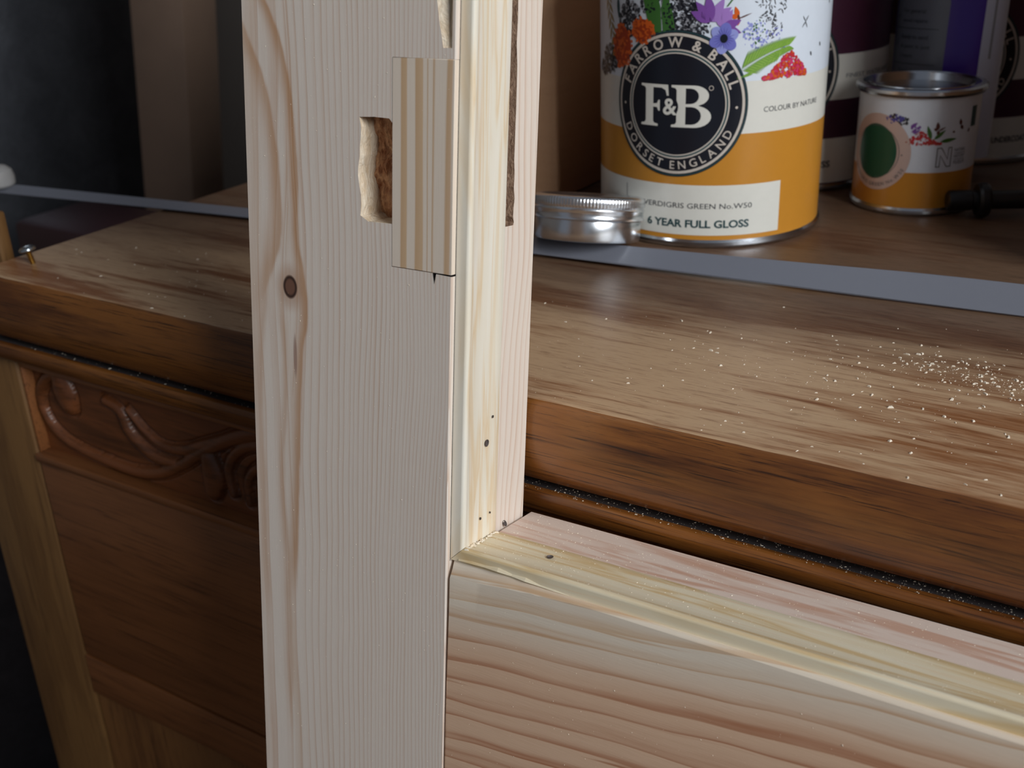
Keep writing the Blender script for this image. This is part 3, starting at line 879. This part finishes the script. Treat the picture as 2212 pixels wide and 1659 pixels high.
# grey engraved foliage and rocks
for cx_, cz_, a_, b_, n_ in ((-18, 92.5, 7, 7, 90), (-33, 75.5, 7, 6, 90), (5.5, 97, 7.5, 9, 170), (-8, 101, 5, 6, 50), (13, 91, 5, 4, 45), (-40, 71, 5, 3, 40)):
    cluster(n_, disc(cx_, cz_, a_, b_), (.5, 1.5)).wrap('foliage_print', W_(1), I_DGREY, can)
    cluster(n_ // 2, disc(cx_, cz_, a_, b_), (.3, .9)).wrap('foliage_print', W_(2), I_LGREY, can)
    cluster(n_ // 2, disc(cx_, cz_, a_ * .9, b_ * .9), (.3, .9)).wrap('foliage_print', W_(3), I_BLACK, can)
# yellow-green frond at far left, feather
a = Art()
for k in range(14): a.petal(-36 + k * .6, 104 - k * 1.9, -1.3 + (.5 if k % 2 else -.5), 6, .7)
a.wrap('frond_print', W_(2), I_OLIVE, can)
Art().petal(-26, 101, -1.5, 9, 1.0).wrap('feather_print', W_(2), I_TEAL, can)
# broad green leaves
Art().poly([(-12, 106), (-5, 106), (-2.5, 98), (-1.8, 88), (-7, 88), (-9.5, 96)]).poly([(-.8, 105), (2.5, 97), (4.0, 89), (-1.2, 88), (-2.2, 97)]).wrap('leaf_print', W_(3), I_GREEN, can)
# marigolds
for (cx_, cz_, a_, b_) in ((-23, 81.5, 6.5, 9), (-11, 88.5, 6, 5)):
    Art().ell(cx_, cz_, a_ * .9, b_ * .9, n=24).wrap('marigold_print', W_(4), I_DORANGE, can)
    cluster(90, disc(cx_, cz_, a_, b_), (.5, 1.2)).wrap('marigold_print', W_(5), I_ORANGE, can)
    cluster(40, disc(cx_, cz_, a_ * .9, b_ * .9), (.3, .7)).wrap('marigold_print', W_(6), I_DORANGE, can)
emblem(can, R1, 4.6, 59.8)
# purple crocus
a = Art(); b = Art()
for k, an in enumerate((100, 62, 130, 35, 155)):
    (a if k % 2 == 0 else b).petal(18.5, 92.5, math.radians(an), 11 - abs(an - 95) * .03, 2.0)
for k, an in enumerate((60, 20, 100, -15)):
    (b if k % 2 == 0 else a).petal(22.5, 90, math.radians(an), 8, 1.8)
a.wrap('crocus_print', W_(8), I_PURPLE, can); b.wrap('crocus_print', W_(7), I_LPURPLE, can)
Art().poly([(24, 98), (24.6, 98), (31, 106), (30, 106)]).wrap('stem_print', W_(6), I_GREEN, can)
# blue anemone
a = Art(); b = Art()
for k in range(6):
    an = math.radians(20 + 60 * k)
    (a if k % 2 else b).ell(23.4 + 2.7 * math.cos(an), 86.0 + 2.9 * math.sin(an), 3.2, 2.4, an, 16)
b.wrap('anemone_print', W_(9), I_LBLUE, can); a.wrap('anemone_print', W_(10), I_BLUE, can)
Art().ell(23.4, 86.0, 1.5, 1.7, n=16).wrap('anemone_heart_print', W_(12), I_BLACK, can)
a = Art()
for k in range(20): a.petal(23.4, 86.0, k * .314, rf.uniform(3.6, 5.0), .14)
a.wrap('anemone_vein_print', W_(11), I_DBLUE, can)
# pale blue sprigs
cluster(70, disc(36, 86.5, 5.5, 6), (.25, .7)).wrap('sprig_print', W_(2), I_LBLUE, can)
cluster(22, disc(35.5, 88, 4.5, 5), (.25, .6)).wrap('sprig_print', W_(3), I_GREEN, can)
cluster(26, disc(42, 84, 9, 6), (.25, .6)).wrap('sprig_print', W_(3), I_BLUE, can)
# green fern
a = Art(); b = Art()
for k in range(34):
    t = k / 33; x = 31 + 20 * t; z = 73.5 + 13 * t - 5 * t * t
    (a if k % 2 else b).petal(x, z, 1.25 - .55 * t, 8.0 * (1 - .3 * t), .30)
    (b if k % 2 else a).petal(x, z, -.25 - .2 * t, 7.5 * (1 - .5 * t), .30)
for k in range(16): (a if k % 2 else b).petal(29 + k * 1.1, 70.3 + k * .35, .2 + .06 * k, 7, .4)
a.wrap('fern_print', W_(4), I_LIME, can); b.wrap('fern_print', W_(4), I_GREEN2, can)
# red blossom mound
def mound():
    x = rf.uniform(-1, 1); return 51 + 11 * x, 69.3 + rf.uniform(0, 1) * max(.6, 10.5 * (1 - abs(x - .12) ** 1.1))
cluster(260, mound, (.5, 1.2)).wrap('blossom_print', W_(5), I_RED, can)
cluster(120, mound, (.4, .8)).wrap('blossom_print', W_(6), I_PINK, can)
cluster(60, mound, (.4, .8)).wrap('blossom_print', W_(7), I_ORANGE, can)
# butterfly, insects, lace-like sketch
Art().petal(28.8, 93.8, 1.9, 4.4, 1.0).petal(28.8, 93.8, 2.9, 3.4, 1.0).petal(29, 93.6, -1.7, 3, .8).wrap('butterfly_print', W_(4), I_ORANGE, can)
Art().petal(28.6, 93.2, .35, 6, .28).ell(28.9, 93.8, .5, 1.1, .3).wrap('butterfly_body_print', W_(5), I_BROWN, can)
a = Art()
for _ in range(230):
    t = rf.random() ** .7; z = 84.5 + 24 * t; x = 43.6 + rf.uniform(-1, 1) * (1.2 + 10.5 * t ** 1.3) + 1.5 * math.sin(z)
    if abs(x - 45.5) < 1.0 + 4 * max(0, t - .55): continue
    a.petal(x, z, rf.uniform(0, 6.28), rf.uniform(.8, 2.0), .22)
a.wrap('sketch_print', W_(2), I_DGREY, can)
a = Art()
for k in range(4): a.petal(60, 90, (.9, 2.2, 4.0, 5.2)[k], 3.0, .25)
a.petal(59, 88.6, .9, 3.4, .2)
for (x, z) in ((72, 80), (65, 77), (76, 100), (80, 96)): a.ell(x, z, .5, 1.0, .4, 8)
a.wrap('insect_print', W_(2), I_DGREY, can)
# lettering and label
Art().text('COLOUR BY NATURE', 41.2, 72.6, 56.2, 2.1).wrap('lettering', W_(2), I_DGREY, can)
lab1 = Art().rect(-60, 51.3, 5.2, 26.8).wrap('white_label', W_(2), I_CREAM, can, 'off-white rectangular colour label')
Art().text('VERDIGRIS GREEN No.W50', -9.4, 38.0, 16.8, 2.2).wrap('lettering', W_(4), I_DGREY, lab1)
Art().text('6 YEAR FULL GLOSS', -7.4, 37.0, 8.6, 3.1, 0.03).wrap('lettering', W_(4), I_TEAL, lab1)
Art().rect(-19.3, -19.0, 10, 24.5).wrap('label_rule', W_(4), I_GREY, lab1)

# ---- the two maroon tins
can2 = thing('paint_tin', (-0.19786, 0.57725, 0.0004), 'maroon paint tin with white band, standing behind the large ochre tin', 'paint tin')
tin_body(can2, R1, 119, [(44.0, I_MAROON), (65.2, I_CREAM), (116.5, I_MAROON)])
lab2 = Art().rect(-30, 55, 3.8, 25.6).wrap('white_label', W_(2), I_CREAM, can2)
emblem(can2, R1, 11.6, 58.6)
Art().text('FINEST WATER BASED', 45.8, 84, 54.0, 2.0).wrap('lettering', W_(2), I_GREY, can2)
Art().text('GLOSS', 25.2, 40.4, 11.6, 3.0, 0.03).wrap('lettering', W_(4), I_DGREY, lab2)
can3 = thing('paint_tin', (-0.1306, 0.669, 0.0004), 'maroon undercoat paint tin behind the purple tube at the right', 'paint tin')
tin_body(can3, R1, 116, [(43.0, I_MAROON), (64.2, I_CREAM), (113.5, I_MAROON)])
lab3 = Art().rect(-30, 80, 3.0, 23.8).wrap('white_label', W_(2), I_CREAM, can3)
emblem(can3, R1, 8.6, 54.4)
Art().text('ES', 25.2, 28.4, 18.2, 2.0).wrap('lettering', W_(4), I_DGREY, lab3)
Art().text('& UNDERCOAT', 26.0, 49.6, 11.0, 2.9, 0.03).wrap('lettering', W_(4), I_DGREY, lab3)

# ---- the small sample tin
R2 = 0.0265
sm = thing('sample_paint_tin', (-0.12154, 0.54022, 0.0004), 'small ochre and white paint tin with dark green colour disc', 'paint tin')
tin_body(sm, R2, 56.0, [(19.5, I_OCHRE), (54.0, I_WHITE)])
w2 = lambda k: cyl_wrap(R2, k)
lab4 = Art().ell(-11.6, 27.4, 16.3, 17.3, n=64).wrap('colour_label', w2(3), I_PEACH, sm)
Art().ell(-12.2, 27.6, 10.7, 12.4, n=64).wrap('colour_disc', w2(4), I_DGREEN, lab4, 'dark green colour sample disc')
Art().ring(-12.2, 27.6, 11.6, 11.9).wrap('colour_ring', w2(4), I_GREY, lab4)
t = Art().arc('VERDIGRIS GREEN No.W50', -11.6, 27.4, 15.6, 1.6, 205, 335, inward=True)
t.ell(.8, 27.2, .35, .35)
t.wrap('lettering', w2(5), I_GREY, lab4)
def smound():
    x = rf.uniform(-1, 1); return 9.5 + 7.5 * x, 32.3 + rf.uniform(0, 1) * max(.5, 6 * (1 - abs(x + .15) ** 1.2))
cluster(120, smound, (.35, .8)).wrap('blossom_print', w2(2), I_RED, sm)
cluster(40, smound, (.25, .5)).wrap('blossom_print', w2(3), I_DORANGE, sm)
cluster(34, disc(5.5, 39, 2.0, 2.6), (.3, .7)).wrap('sprig_print', w2(2), I_PURPLE, sm)
cluster(40, disc(-3, 42.5, 5, 2.6), (.4, .9)).wrap('foliage_print', w2(2), I_DGREY, sm)
cluster(18, disc(-4, 43, 4, 2), (.4, .9)).wrap('sprig_print', w2(3), I_DBLUE, sm)
Art().petal(12.5, 34.5, 1.9, 6.5, .9).petal(13.6, 34.4, .7, 6.5, .9).petal(16.5, 33.4, .12, 8, .9).wrap('leaf_print', w2(4), I_GREEN, sm)
Art().petal(15, 38.6, 1.7, 3.6, .9).petal(15, 38.6, 2.8, 2.0, .8).petal(15.2, 38.4, -1.6, 2.2, .7).petal(15, 38, .5, 4.0, .4).petal(26, 40, 1.8, 3, .8).petal(26, 40, -.9, 2.5, .8).ell(22.5, 37.4, .6, .5).petal(31, 36.4, 1.2, 2, .6).wrap('butterfly_print', w2(4), I_BROWN, sm)
Art().rect(32.6, 36.6, 38.5, 47.5).wrap('dark_tag', w2(2), I_TEAL, sm)
# outlined N and the museum lettering
No = [(0, 0), (1.9, 0), (1.9, 5.0), (5.0, 0), (7.2, 0), (7.2, 8.8), (5.3, 8.8), (5.3, 3.8), (2.2, 8.8), (0, 8.8)]
def inset(pl, k):
    cx_, cz_ = 3.6, 4.4; out = []
    n = len(pl)
    for i in range(n):
        p0, p1, p2 = Vector(pl[i - 1]), Vector(pl[i]), Vector(pl[(i + 1) % n])
        e1 = (p1 - p0).normalized(); e2 = (p2 - p1).normalized()
        n1 = Vector((-e1.y, e1.x)); n2 = Vector((-e2.y, e2.x)); bis = (n1 + n2)
        bis = bis / max(.35, bis.dot(n1)); out.append((p1.x + bis.x * k, p1.y + bis.y * k))
    return out
Art().add(outline2d([No, inset(No, .38)]), lambda p: (15.6 + p[0], 21.9 + p[1])).wrap('museum_mark', w2(2), I_DGREY, sm)
Art().text('NATURAL', 24.2, 30.6, 28.4, 1.5).text('HISTORY', 24.2, 30.6, 25.6, 1.5).text('MUSEUM', 24.2, 30.6, 22.8, 1.5).rect(24.2, 30.6, 27.6, 27.8).rect(24.2, 30.6, 24.8, 25.0).wrap('lettering', w2(2), I_DGREY, sm)

# ------------------------------------------------------------------ purple filler tube
TC = Vector((-0.1232, 0.594, 0))
tube = thing('filler_tube', TC, 'upright purple and grey tube of wood filler between the paint tins', 'tube')
I_VIOLET = ink('tube_violet', (70, 34, 150), 0.3); I_TGREY = ink('tube_grey', (120, 122, 132), 0.3); I_TWHITE = ink('tube_white', (206, 210, 226), 0.3)
A_, B_ = 0.0258, 0.0135
def tube_pt(a, z, k=0.0):
    """a = -1..1 across the front"""
    f = z / 0.17
    A = A_ * (0.97 + .05 * f); B = B_ * (1 - .75 * max(0, f - .35) / .65)
    t = a * math.pi / 2
    return ((A + k) * math.sin(t), -(B + k) * math.cos(t), z)
vs_, fs_, mi_ = [], [], []
NT = 120; NZ_ = 40
zs = [.012 + (.17 - .012) * k / NZ_ for k in range(NZ_ + 1)]
for z in zs:
    for k in range(NT): vs_.append(tube_pt(-2 + 4 * k / NT, z))
for i in range(NZ_):
    for k in range(NT):
        a = -2 + 4 * (k + .5) / NT
        fs_.append((i * NT + k, i * NT + (k + 1) % NT, (i + 1) * NT + (k + 1) % NT, (i + 1) * NT + k))
        mi_.append(1 if .46 < a < 1.6 else 0)
fs_ += [tuple(range(NT - 1, -1, -1)), tuple(NZ_ * NT + k for k in range(NT))]; mi_ += [0, 0]
make('tube_sleeve', vs_, fs_, [I_VIOLET, I_TWHITE], tube, True, mi_).data.set_sharp_from_angle(angle=math.radians(40))
lathe('tube_cap', [(.0115, 0), (.0125, .001), (.0125, .0115), (.0118, .0125)], I_VIOLET, tube, 48)
def tw(layer): return lambda s, z: tube_pt(s / 100.0, z / 1000.0, 0.0001 * layer)
pts = []
for (cx_, cz_, t0) in ((-1.0, 86, 0), (-1.0, 30, -90), (-74, 30, -180), (-74, 86, 90)):
    pts += [(cx_ + 5 * math.cos(math.radians(t0 + 90 * k / 5)), cz_ + 3.5 * math.sin(math.radians(t0 + 90 * k / 5))) for k in range(6)] if t0 in (0, 90) else [(cx_ + (5 if t0 == -90 else -5), cz_)]
pts = [(-79, 26), (4, 26)] + [(-1 + 5 * math.cos(math.radians(t)), 85 + 3.5 * math.sin(math.radians(t))) for t in range(0, 91, 15)] + [(-74 + 5 * math.cos(math.radians(t)), 85 + 3.5 * math.sin(math.radians(t))) for t in range(90, 181, 15)]
pan_ = Art().poly(pts).wrap('grey_panel', tw(1), I_TGREY, tube, 'grey printed panel', 4, 4)
t = Art()
for z, rows in ((80.5, ('For general', 'wood repairs')), (68.5, ('Ready to sand', '& paint in just', '2 hours')), (52.5, ('Resists shrinkage', '& cracking'))):
    for k, row in enumerate(rows):
        t.text(row, -58, -58 + min(44, 3.1 * len(row)), z - 4.4 * k, 1.9)
for z in (73.2, 56.6, 45.4): t.rect(-72, -6, z, z + .3)
for z in (79, 66, 51): t.poly([(-70, z), (-68.5, z - 1.4), (-64, z + 2.6), (-68.4, z - .2)])
t.wrap('lettering', tw(3), I_DGREY, pan_, None, 4, 4)
Art().rect(60, 64, 60, 88).wrap('serration', tw(1), I_LGREY, tube, None, 4, 4)

# ------------------------------------------------------------------ aluminium tin
RT = 0.0226
TIN_ROT = Matrix(((0.99923477, -0.00413729, -0.0388943), (0.01298164, 0.97310399, 0.23000023), (0.03689662, -0.23032913, 0.97241304)))
alu = thing('screw_top_tin', (-0.2227, 0.4057, 0.0055), 'shallow round aluminium tin with knurled screw lid, tilted against the white strip', 'tin', TIN_ROT)
lathe('tin_body', [(RT - .002, 0), (RT - .0006, .0004), (RT, .0016), (RT, .0086), (RT - .0002, .0092), (RT - .0002, .0120)], M_ALU, alu, 128)
vs_, fs_ = [], []
NK = 420
lidp = [(RT - .0002, .0089, 0), (RT + .0010, .0090, 0), (RT + .0013, .0094, 0), (RT + .0010, .0099, 0), (RT + .0008, .0104, 0), (RT + .0008, .0124, 0), (RT + .0012, .0130, 0), (RT + .0012, .0136, 0), (RT + .0007, .0141, 0), (RT + .0009, .0146, .3), (RT + .0012, .0150, 1), (RT + .0012, .0174, 1), (RT + .0009, .0179, .3), (RT + .0002, .0186, 0), (RT - .0012, .0190, 0), (RT - .0024, .0188, 0), (RT - .0030, .0184, 0), (.0005, .0184, 0)]
for (r, z, kn) in lidp:
    for k in range(NK):
        a = 2 * math.pi * k / NK
        rr_ = r - kn * .00032 * (1 if k % 4 in (0,) else (.5 if k % 4 in (1, 3) else 0))
        vs_.append((rr_ * math.sin(a), -rr_ * math.cos(a), z))
for i in range(len(lidp) - 1):
    for k in range(NK):
        k2 = (k + 1) % NK
        fs_.append((i * NK + k, i * NK + k2, (i + 1) * NK + k2, (i + 1) * NK + k))
fs_.append(tuple((len(lidp) - 1) * NK + k for k in range(NK)))
make('screw_lid', vs_, fs_, M_ALU, alu, True).data.set_sharp_from_angle(angle=math.radians(50))

# ------------------------------------------------------------------ white strip lying across the top
M_STRIP = plain('white_plastic', lin(120, 123, 133), 0.42, var=0.02)
path = smooth_poly([(-.640, .3475, 12), (-.5595, .3575, 8), (-.3956, .3784, 3), (-.2377, .3892, 19), (-.130, .3968, 40), (-.0473, .4031, 72), (.10, .4140, 78), (.30, .4280, 82)], 8)
vs_, fs_ = [], []
SWD, STH = .0106, .0010
for (x, y, ang) in path:
    a = math.radians(ang); ca, sa = math.cos(a), math.sin(a)
    zl = .0006 + .0010 * max(0, math.cos(a)) ** 4
    for (p, q) in ((0, 0), (SWD, 0), (SWD + .0003, STH * .5), (SWD, STH), (0, STH), (-.0003, STH * .5)):
        vs_.append((x, y + p * ca - q * sa + STH * sa, zl + p * sa + q * ca))
m = 6
for k in range(len(path) - 1):
    for j in range(m):
        fs_.append((k * m + j, k * m + m + j, k * m + m + (j + 1) % m, k * m + (j + 1) % m))
fs_ += [tuple(range(m)), tuple((len(path) - 1) * m + j for j in range(m - 1, -1, -1))]
o = make('plastic_strip', vs_, fs_, M_STRIP); sharp(o, 40)
bm = bmesh.new(); bm.from_mesh(o.data); bmesh.ops.recalc_face_normals(bm, faces=bm.faces); bm.to_mesh(o.data); bm.free()
tag(o, 'long thin white plastic strip lying across the worn wooden top', 'strip')

# ------------------------------------------------------------------ standing screw, black rod
M_BRASS = plain('yellow_zinc', lin(196, 160, 84), 0.3, 1.0)
M_STEEL = plain('bright_zinc', lin(190, 198, 202), 0.25, 1.0)
rot = Matrix.Rotation(math.radians(-9), 3, 'Y') @ Matrix.Rotation(math.radians(6), 3, 'X')
sq = thing('wood_screw', (-0.4361, 0.2864, 0), 'small brass-shanked screw standing upright near the left end of the top', 'screw', rot)
lathe('screw_head', [(.0012, .0058), (.0034, .0063), (.0037, .0068), (.0036, .0074), (.0026, .0081), (.0010, .0083), (.0009, .0076), (.0001, .0076)], M_STEEL, sq, 24)
vs_ = []
prof = [(.0010, 0.0002)]
for k in range(8):
    z = .0006 + k * .00068
    prof += [(.0010, z), (.0014, z + .00022), (.0010, z + .00044)]
prof.append((.0012, .0060))
lathe('screw_shank', prof, M_BRASS, sq, 20, smooth=False)

M_BLACK = plain('black_plastic', lin(20, 20, 22), 0.38)
a0 = Vector((-0.1002, 0.5186, 0.0079)); a1 = Vector((-0.042, 0.5475, 0.0083))
dr = (a1 - a0).normalized()
rq = dr.to_track_quat('Z', 'Y').to_matrix()
rod = thing('black_rod', a0, 'thin black plastic rod lying beside the small paint tin', 'rod', rq)
Lr = (a1 - a0).length
lathe('rod_shaft', [(.0036, 0), (.0044, .0006), (.0046, .0020), (.0046, .010), (.0042, .0105), (.0042, Lr - .001), (.0034, Lr)], M_BLACK, rod, 32)
lathe('rod_collar', [(.0044, .0125), (.0070, .0128), (.0078, .0140), (.0078, .0165), (.0070, .0178), (.0044, .0181)], M_BLACK, rod, 32)
lathe('rod_collar', [(.0044, Lr - .012), (.0078, Lr - .011), (.0078, Lr - .008), (.0044, Lr - .007)], M_BLACK, rod, 32)

# ------------------------------------------------------------------ cardboard box behind the tins
g = NB('cardboard'); p = g.pos(); n1 = g.noise(g.scale3(p, (.01, .01, .2)), 1.0, 3); n2 = g.noise(p, .6, 4)
c = g.mix(n1, lin(190, 148, 112), lin(204, 162, 126)); c = g.mix(g.math('MULTIPLY', n2, .35), c, lin(156, 116, 82)); g.bump(n2, .15, .0003)
M_CARD = g.out(c, .8, spec=.2)
bxr = thing('cardboard_box', (-0.349, 0.5850, 0), 'tall brown cardboard box standing behind the aluminium tin', 'box')
bm = box_bm(-.075, .075, -.115, .115, .0003, .16, .0015, 2)
sharp(from_bm('box_body', bm, M_CARD, bxr), 40)
for sx in (-1, 1):
    sharp(from_bm('box_flap', box_bm(min(sx * .001, sx * .0745), max(sx * .001, sx * .0745), -.1145, .1145, .1605, .1635, .0008, 1), M_CARD, bxr), 40)
from_bm('packing_tape', box_bm(-.024, .024, -.1155, .1155, .1637, .1641), plain('brown_tape', lin(168, 124, 80), .25), bxr)

shade_box = thing('cardboard_box', (0.072, 0.535, 0), 'added brown cardboard box, out of view at the right, shading the small tin', 'box')  # unseen box, added to throw shade over the small tin
sharp(from_bm('box_body', box_bm(-.10, .10, -.085, .085, .0003, .27, .0015, 2), M_CARD, shade_box), 40)
for sx in (-1, 1):
    sharp(from_bm('box_flap', box_bm(min(sx * .001, sx * .0995), max(sx * .001, sx * .0995), -.0845, .0845, .2705, .2735, .0008, 1), M_CARD, shade_box), 40)

# ------------------------------------------------------------------ dim corner at the left
g = NB('dull_zinc'); p = g.pos(); n1 = g.noise(p, .03, 5, .7, .5); n2 = g.noise(p, .25, 4, .7)
c = g.mix(n1, lin(60, 62, 68), lin(108, 111, 118)); c = g.mix(g.math('MULTIPLY', n2, .5), c, lin(44, 43, 45)); g.bump(n2, .2, .001)
M_ZINC = g.out(c, .40, .85)
drum = thing('metal_drum', (-1.19, 0.72, ROOM['z0']), 'dark grey metal drum standing in the dim left corner', 'drum')
lathe('drum_wall', [(.24, 0), (.245, .004), (.245, .012), (.24, .016), (.24, .55), (.24, 1.28), (.245, 1.284), (.245, 1.296), (.24, 1.30)], M_ZINC, drum, 96)
lathe('drum_lid', [(.235, 1.300), (.238, 1.303), (.20, 1.310), (.01, 1.312)], M_ZINC, drum, 96)
M_TIMB = plain('rough_timber', lin(120, 98, 82), .7, var=.12, vscale=.03)
def timber(name, p0, p1, a, b, yaw, label, mat=M_TIMB):
    p0 = Vector(p0); p1 = Vector(p1); d = (p1 - p0); L = d.length; d.normalize()
    xx = Vector((math.cos(yaw), math.sin(yaw), 0)); xx = (xx - d * xx.dot(d)).normalized(); yy = d.cross(xx)
    m = Matrix((xx, yy, d)).transposed()
    o = sharp(from_bm(name, box_bm(-a / 2, a / 2, -b / 2, b / 2, 0, L, .002, 2), mat), 40)
    o.matrix_world = Matrix.Translation(p0) @ m.to_4x4()
    return tag(o, label, 'timber')
timber('square_timber', (-0.905, 0.700, -0.785), (-0.722, 0.70, 0.50), .052, .052, math.radians(13.5), 'square rough-sawn timber leaning beside the metal drum')
timber('pale_plank', (-0.672, 0.720, -0.798), (-0.672, 0.800, 0.55), .105, .022, math.radians(2), 'flat pale plank standing behind the left end of the sideboard')
M_DARKRED = plain('dark_maroon_paint', lin(52, 30, 34), .4)
ch = thing('maroon_chest', (-0.705, 0.525, ROOM['z0']), 'narrow dark maroon chest with a pale knob, below the left end of the top', 'chest')
cx0, cx1 = -.050, .040
sharp(from_bm('chest_body', box_bm(cx0, cx1, -.030, .030, 0, .69, .004), M_DARKRED, ch), 40)
sharp(from_bm('chest_lid', box_bm(cx0 - .006, cx1 + .006, -.036, .036, .6905, .728, .006), M_DARKRED, ch), 40)
lathe('chest_knob', [(.004, 0), (.004, .008), (.009, .012), (.010, .017), (.006, .021), (.001, .022)], plain('ivory_knob', lin(190, 180, 168), .4), ch, 24).matrix_local = Matrix.Translation((.012, -.0355, .709)) @ Matrix.Rotation(math.radians(90), 4, 'X')
M_POLE = plain('white_paint', lin(176, 174, 172), .45)
cap = lathe('white_cap', [(.0085, 0), (.0095, .0012), (.0097, .0050), (.0088, .0085), (.0062, .0108), (.0030, .0118), (.0003, .0120)], M_POLE, None, 40)
cap.location = (-0.5685, 0.3625, 0.0036)
tag(cap, 'small white rounded cap on the far left end of the plastic strip', 'cap')

# ------------------------------------------------------------------ sawdust
M_DUST = plain('sawdust', lin(236, 224, 204), .8, var=.08)
def dust(name, spots, label, rs):
    vs_, fs_ = [], []
    for (P, nrm, s) in spots:
        L = s * rs.uniform(.6, 1.6); B = s * rs.uniform(.35, .8); Hh = s * rs.uniform(.18, .42)
        a = rs.uniform(0, 6.28); ca, sa = math.cos(a), math.sin(a)
        b = len(vs_)
        n = nrm.normalized(); t1 = n.cross(Vector((.3, .9, .2))).normalized(); t2 = n.cross(t1)
        for (x, y, z) in ((-1, -.7, 0), (1, -1, 0), (.8, 1, 0), (-.9, .8, 0), (-.6, -.5, 1), (.7, -.6, .8), (.5, .6, 1), (-.5, .4, .9)):
            x *= L / 2; y *= B / 2; z *= Hh
            q = P + t1 * (x * ca - y * sa) + t2 * (x * sa + y * ca) + n * z
            vs_.append(q)
        fs_ += [(b + 3, b + 2, b + 1, b), (b + 4, b + 5, b + 6, b + 7)] + [(b + i, b + (i + 1) % 4, b + 4 + (i + 1) % 4, b + 4 + i) for i in range(4)]
    o = make(name, vs_, fs_, M_DUST); return tag(o, label, 'sawdust', kind='stuff')
rs = random.Random(77)
up = Vector((0, 0, 1)); spots = []
def sz(): return .00028 + .0011 * rs.random() ** 3.2
for cx_, cy_, sx, sy, n in ((-.056, .346, .012, .006, 150), (-.042, .340, .010, .005, 90), (-.066, .349, .008, .005, 60), (-.085, .325, .03, .018, 150), (-.02, .33, .03, .03, 150)):
    for _ in range(n):
        x, y = rs.gauss(cx_, sx), rs.gauss(cy_, sy)
        if YF + .003 < y < .395: spots.append((Vector((x, y, 0)), up, sz()))
for _ in range(700):
    x, y = rs.uniform(-.44, .12), rs.uniform(YF + .003, .372 + .05 * (rs.random() < .1))
    if y < .36 + .07 * x: spots.append((Vector((x, y, 0)), up, sz() * .8))
dust('sawdust', spots, 'pale sawdust scattered over the worn sideboard top', rs)
spots = []
for _ in range(1300):
    x = rs.uniform(-.18, .06); y = rs.uniform(YF + .001, YF + .0035) if rs.random() < .3 else rs.uniform(YF + .0035, YF + .010)
    spots.append((Vector((x, y, -.0322)), up, sz() * .42))
for _ in range(130):
    spots.append((Vector((rs.uniform(-.44, -.28), rs.uniform(YF + .003, YF + .009), -.0322)), up, sz() * .55))
dust('sawdust', spots, 'fine sawdust caught along the moulding under the sideboard edge', rs)
spots = []
wm4 = Matrix.Translation(ORG) @ WM.to_4x4()
def wpt(u, v, w): return wm4 @ Vector((u, v, w))
nz = WM @ Vector((0, 0, 1)); nx = WM @ Vector((1, 0, 0))
def hb(v):
    for (a, b) in zip(BEAD[:-1], BEAD[1:]):
        if a[0] <= v <= b[0] and b[0] > a[0]: return a[1] + (b[1] - a[1]) * (v - a[0]) / (b[0] - a[0])
    return 0
for _ in range(1100):
    v = rs.uniform(.003, .044); u = .004 + .16 * rs.random() ** 1.3
    spots.append((wpt(u, v, WR + hb(v)), nz, (.00012 + .00030 * rs.random() ** 3)))
for _ in range(60):
    v = rs.uniform(.002, .024); h = hb(v)
    spots.append((wpt(h + rs.uniform(0, .0012), v, WR + h + rs.uniform(-.0001, .0003)), nz, .0003 + .0009 * rs.random()))
ny = WM @ Vector((0, -1, 0))
for _ in range(420):
    u = rs.uniform(-.072, -.001); w = rs.uniform(-.12, .13)
    if (-.033 < u < -.019 and .055 < w < .088) or (u > -.021 and w > .04 and rs.random() < .6): continue
    spots.append((wpt(u, -.00003, w), ny, .00012 + .00022 * rs.random() ** 2))
for _ in range(220):
    spots.append((wpt(rs.uniform(.003, .15), .00025, rs.uniform(-.115, -.046)), ny, .00012 + .00022 * rs.random() ** 2))
inv = wm4.inverted()
o = dust('fine_sawdust', [(inv @ P_, WM.transposed() @ n_, s_) for (P_, n_, s_) in spots], 'fine sawdust and crumbs', rs)
del o['category']; o.parent = frame
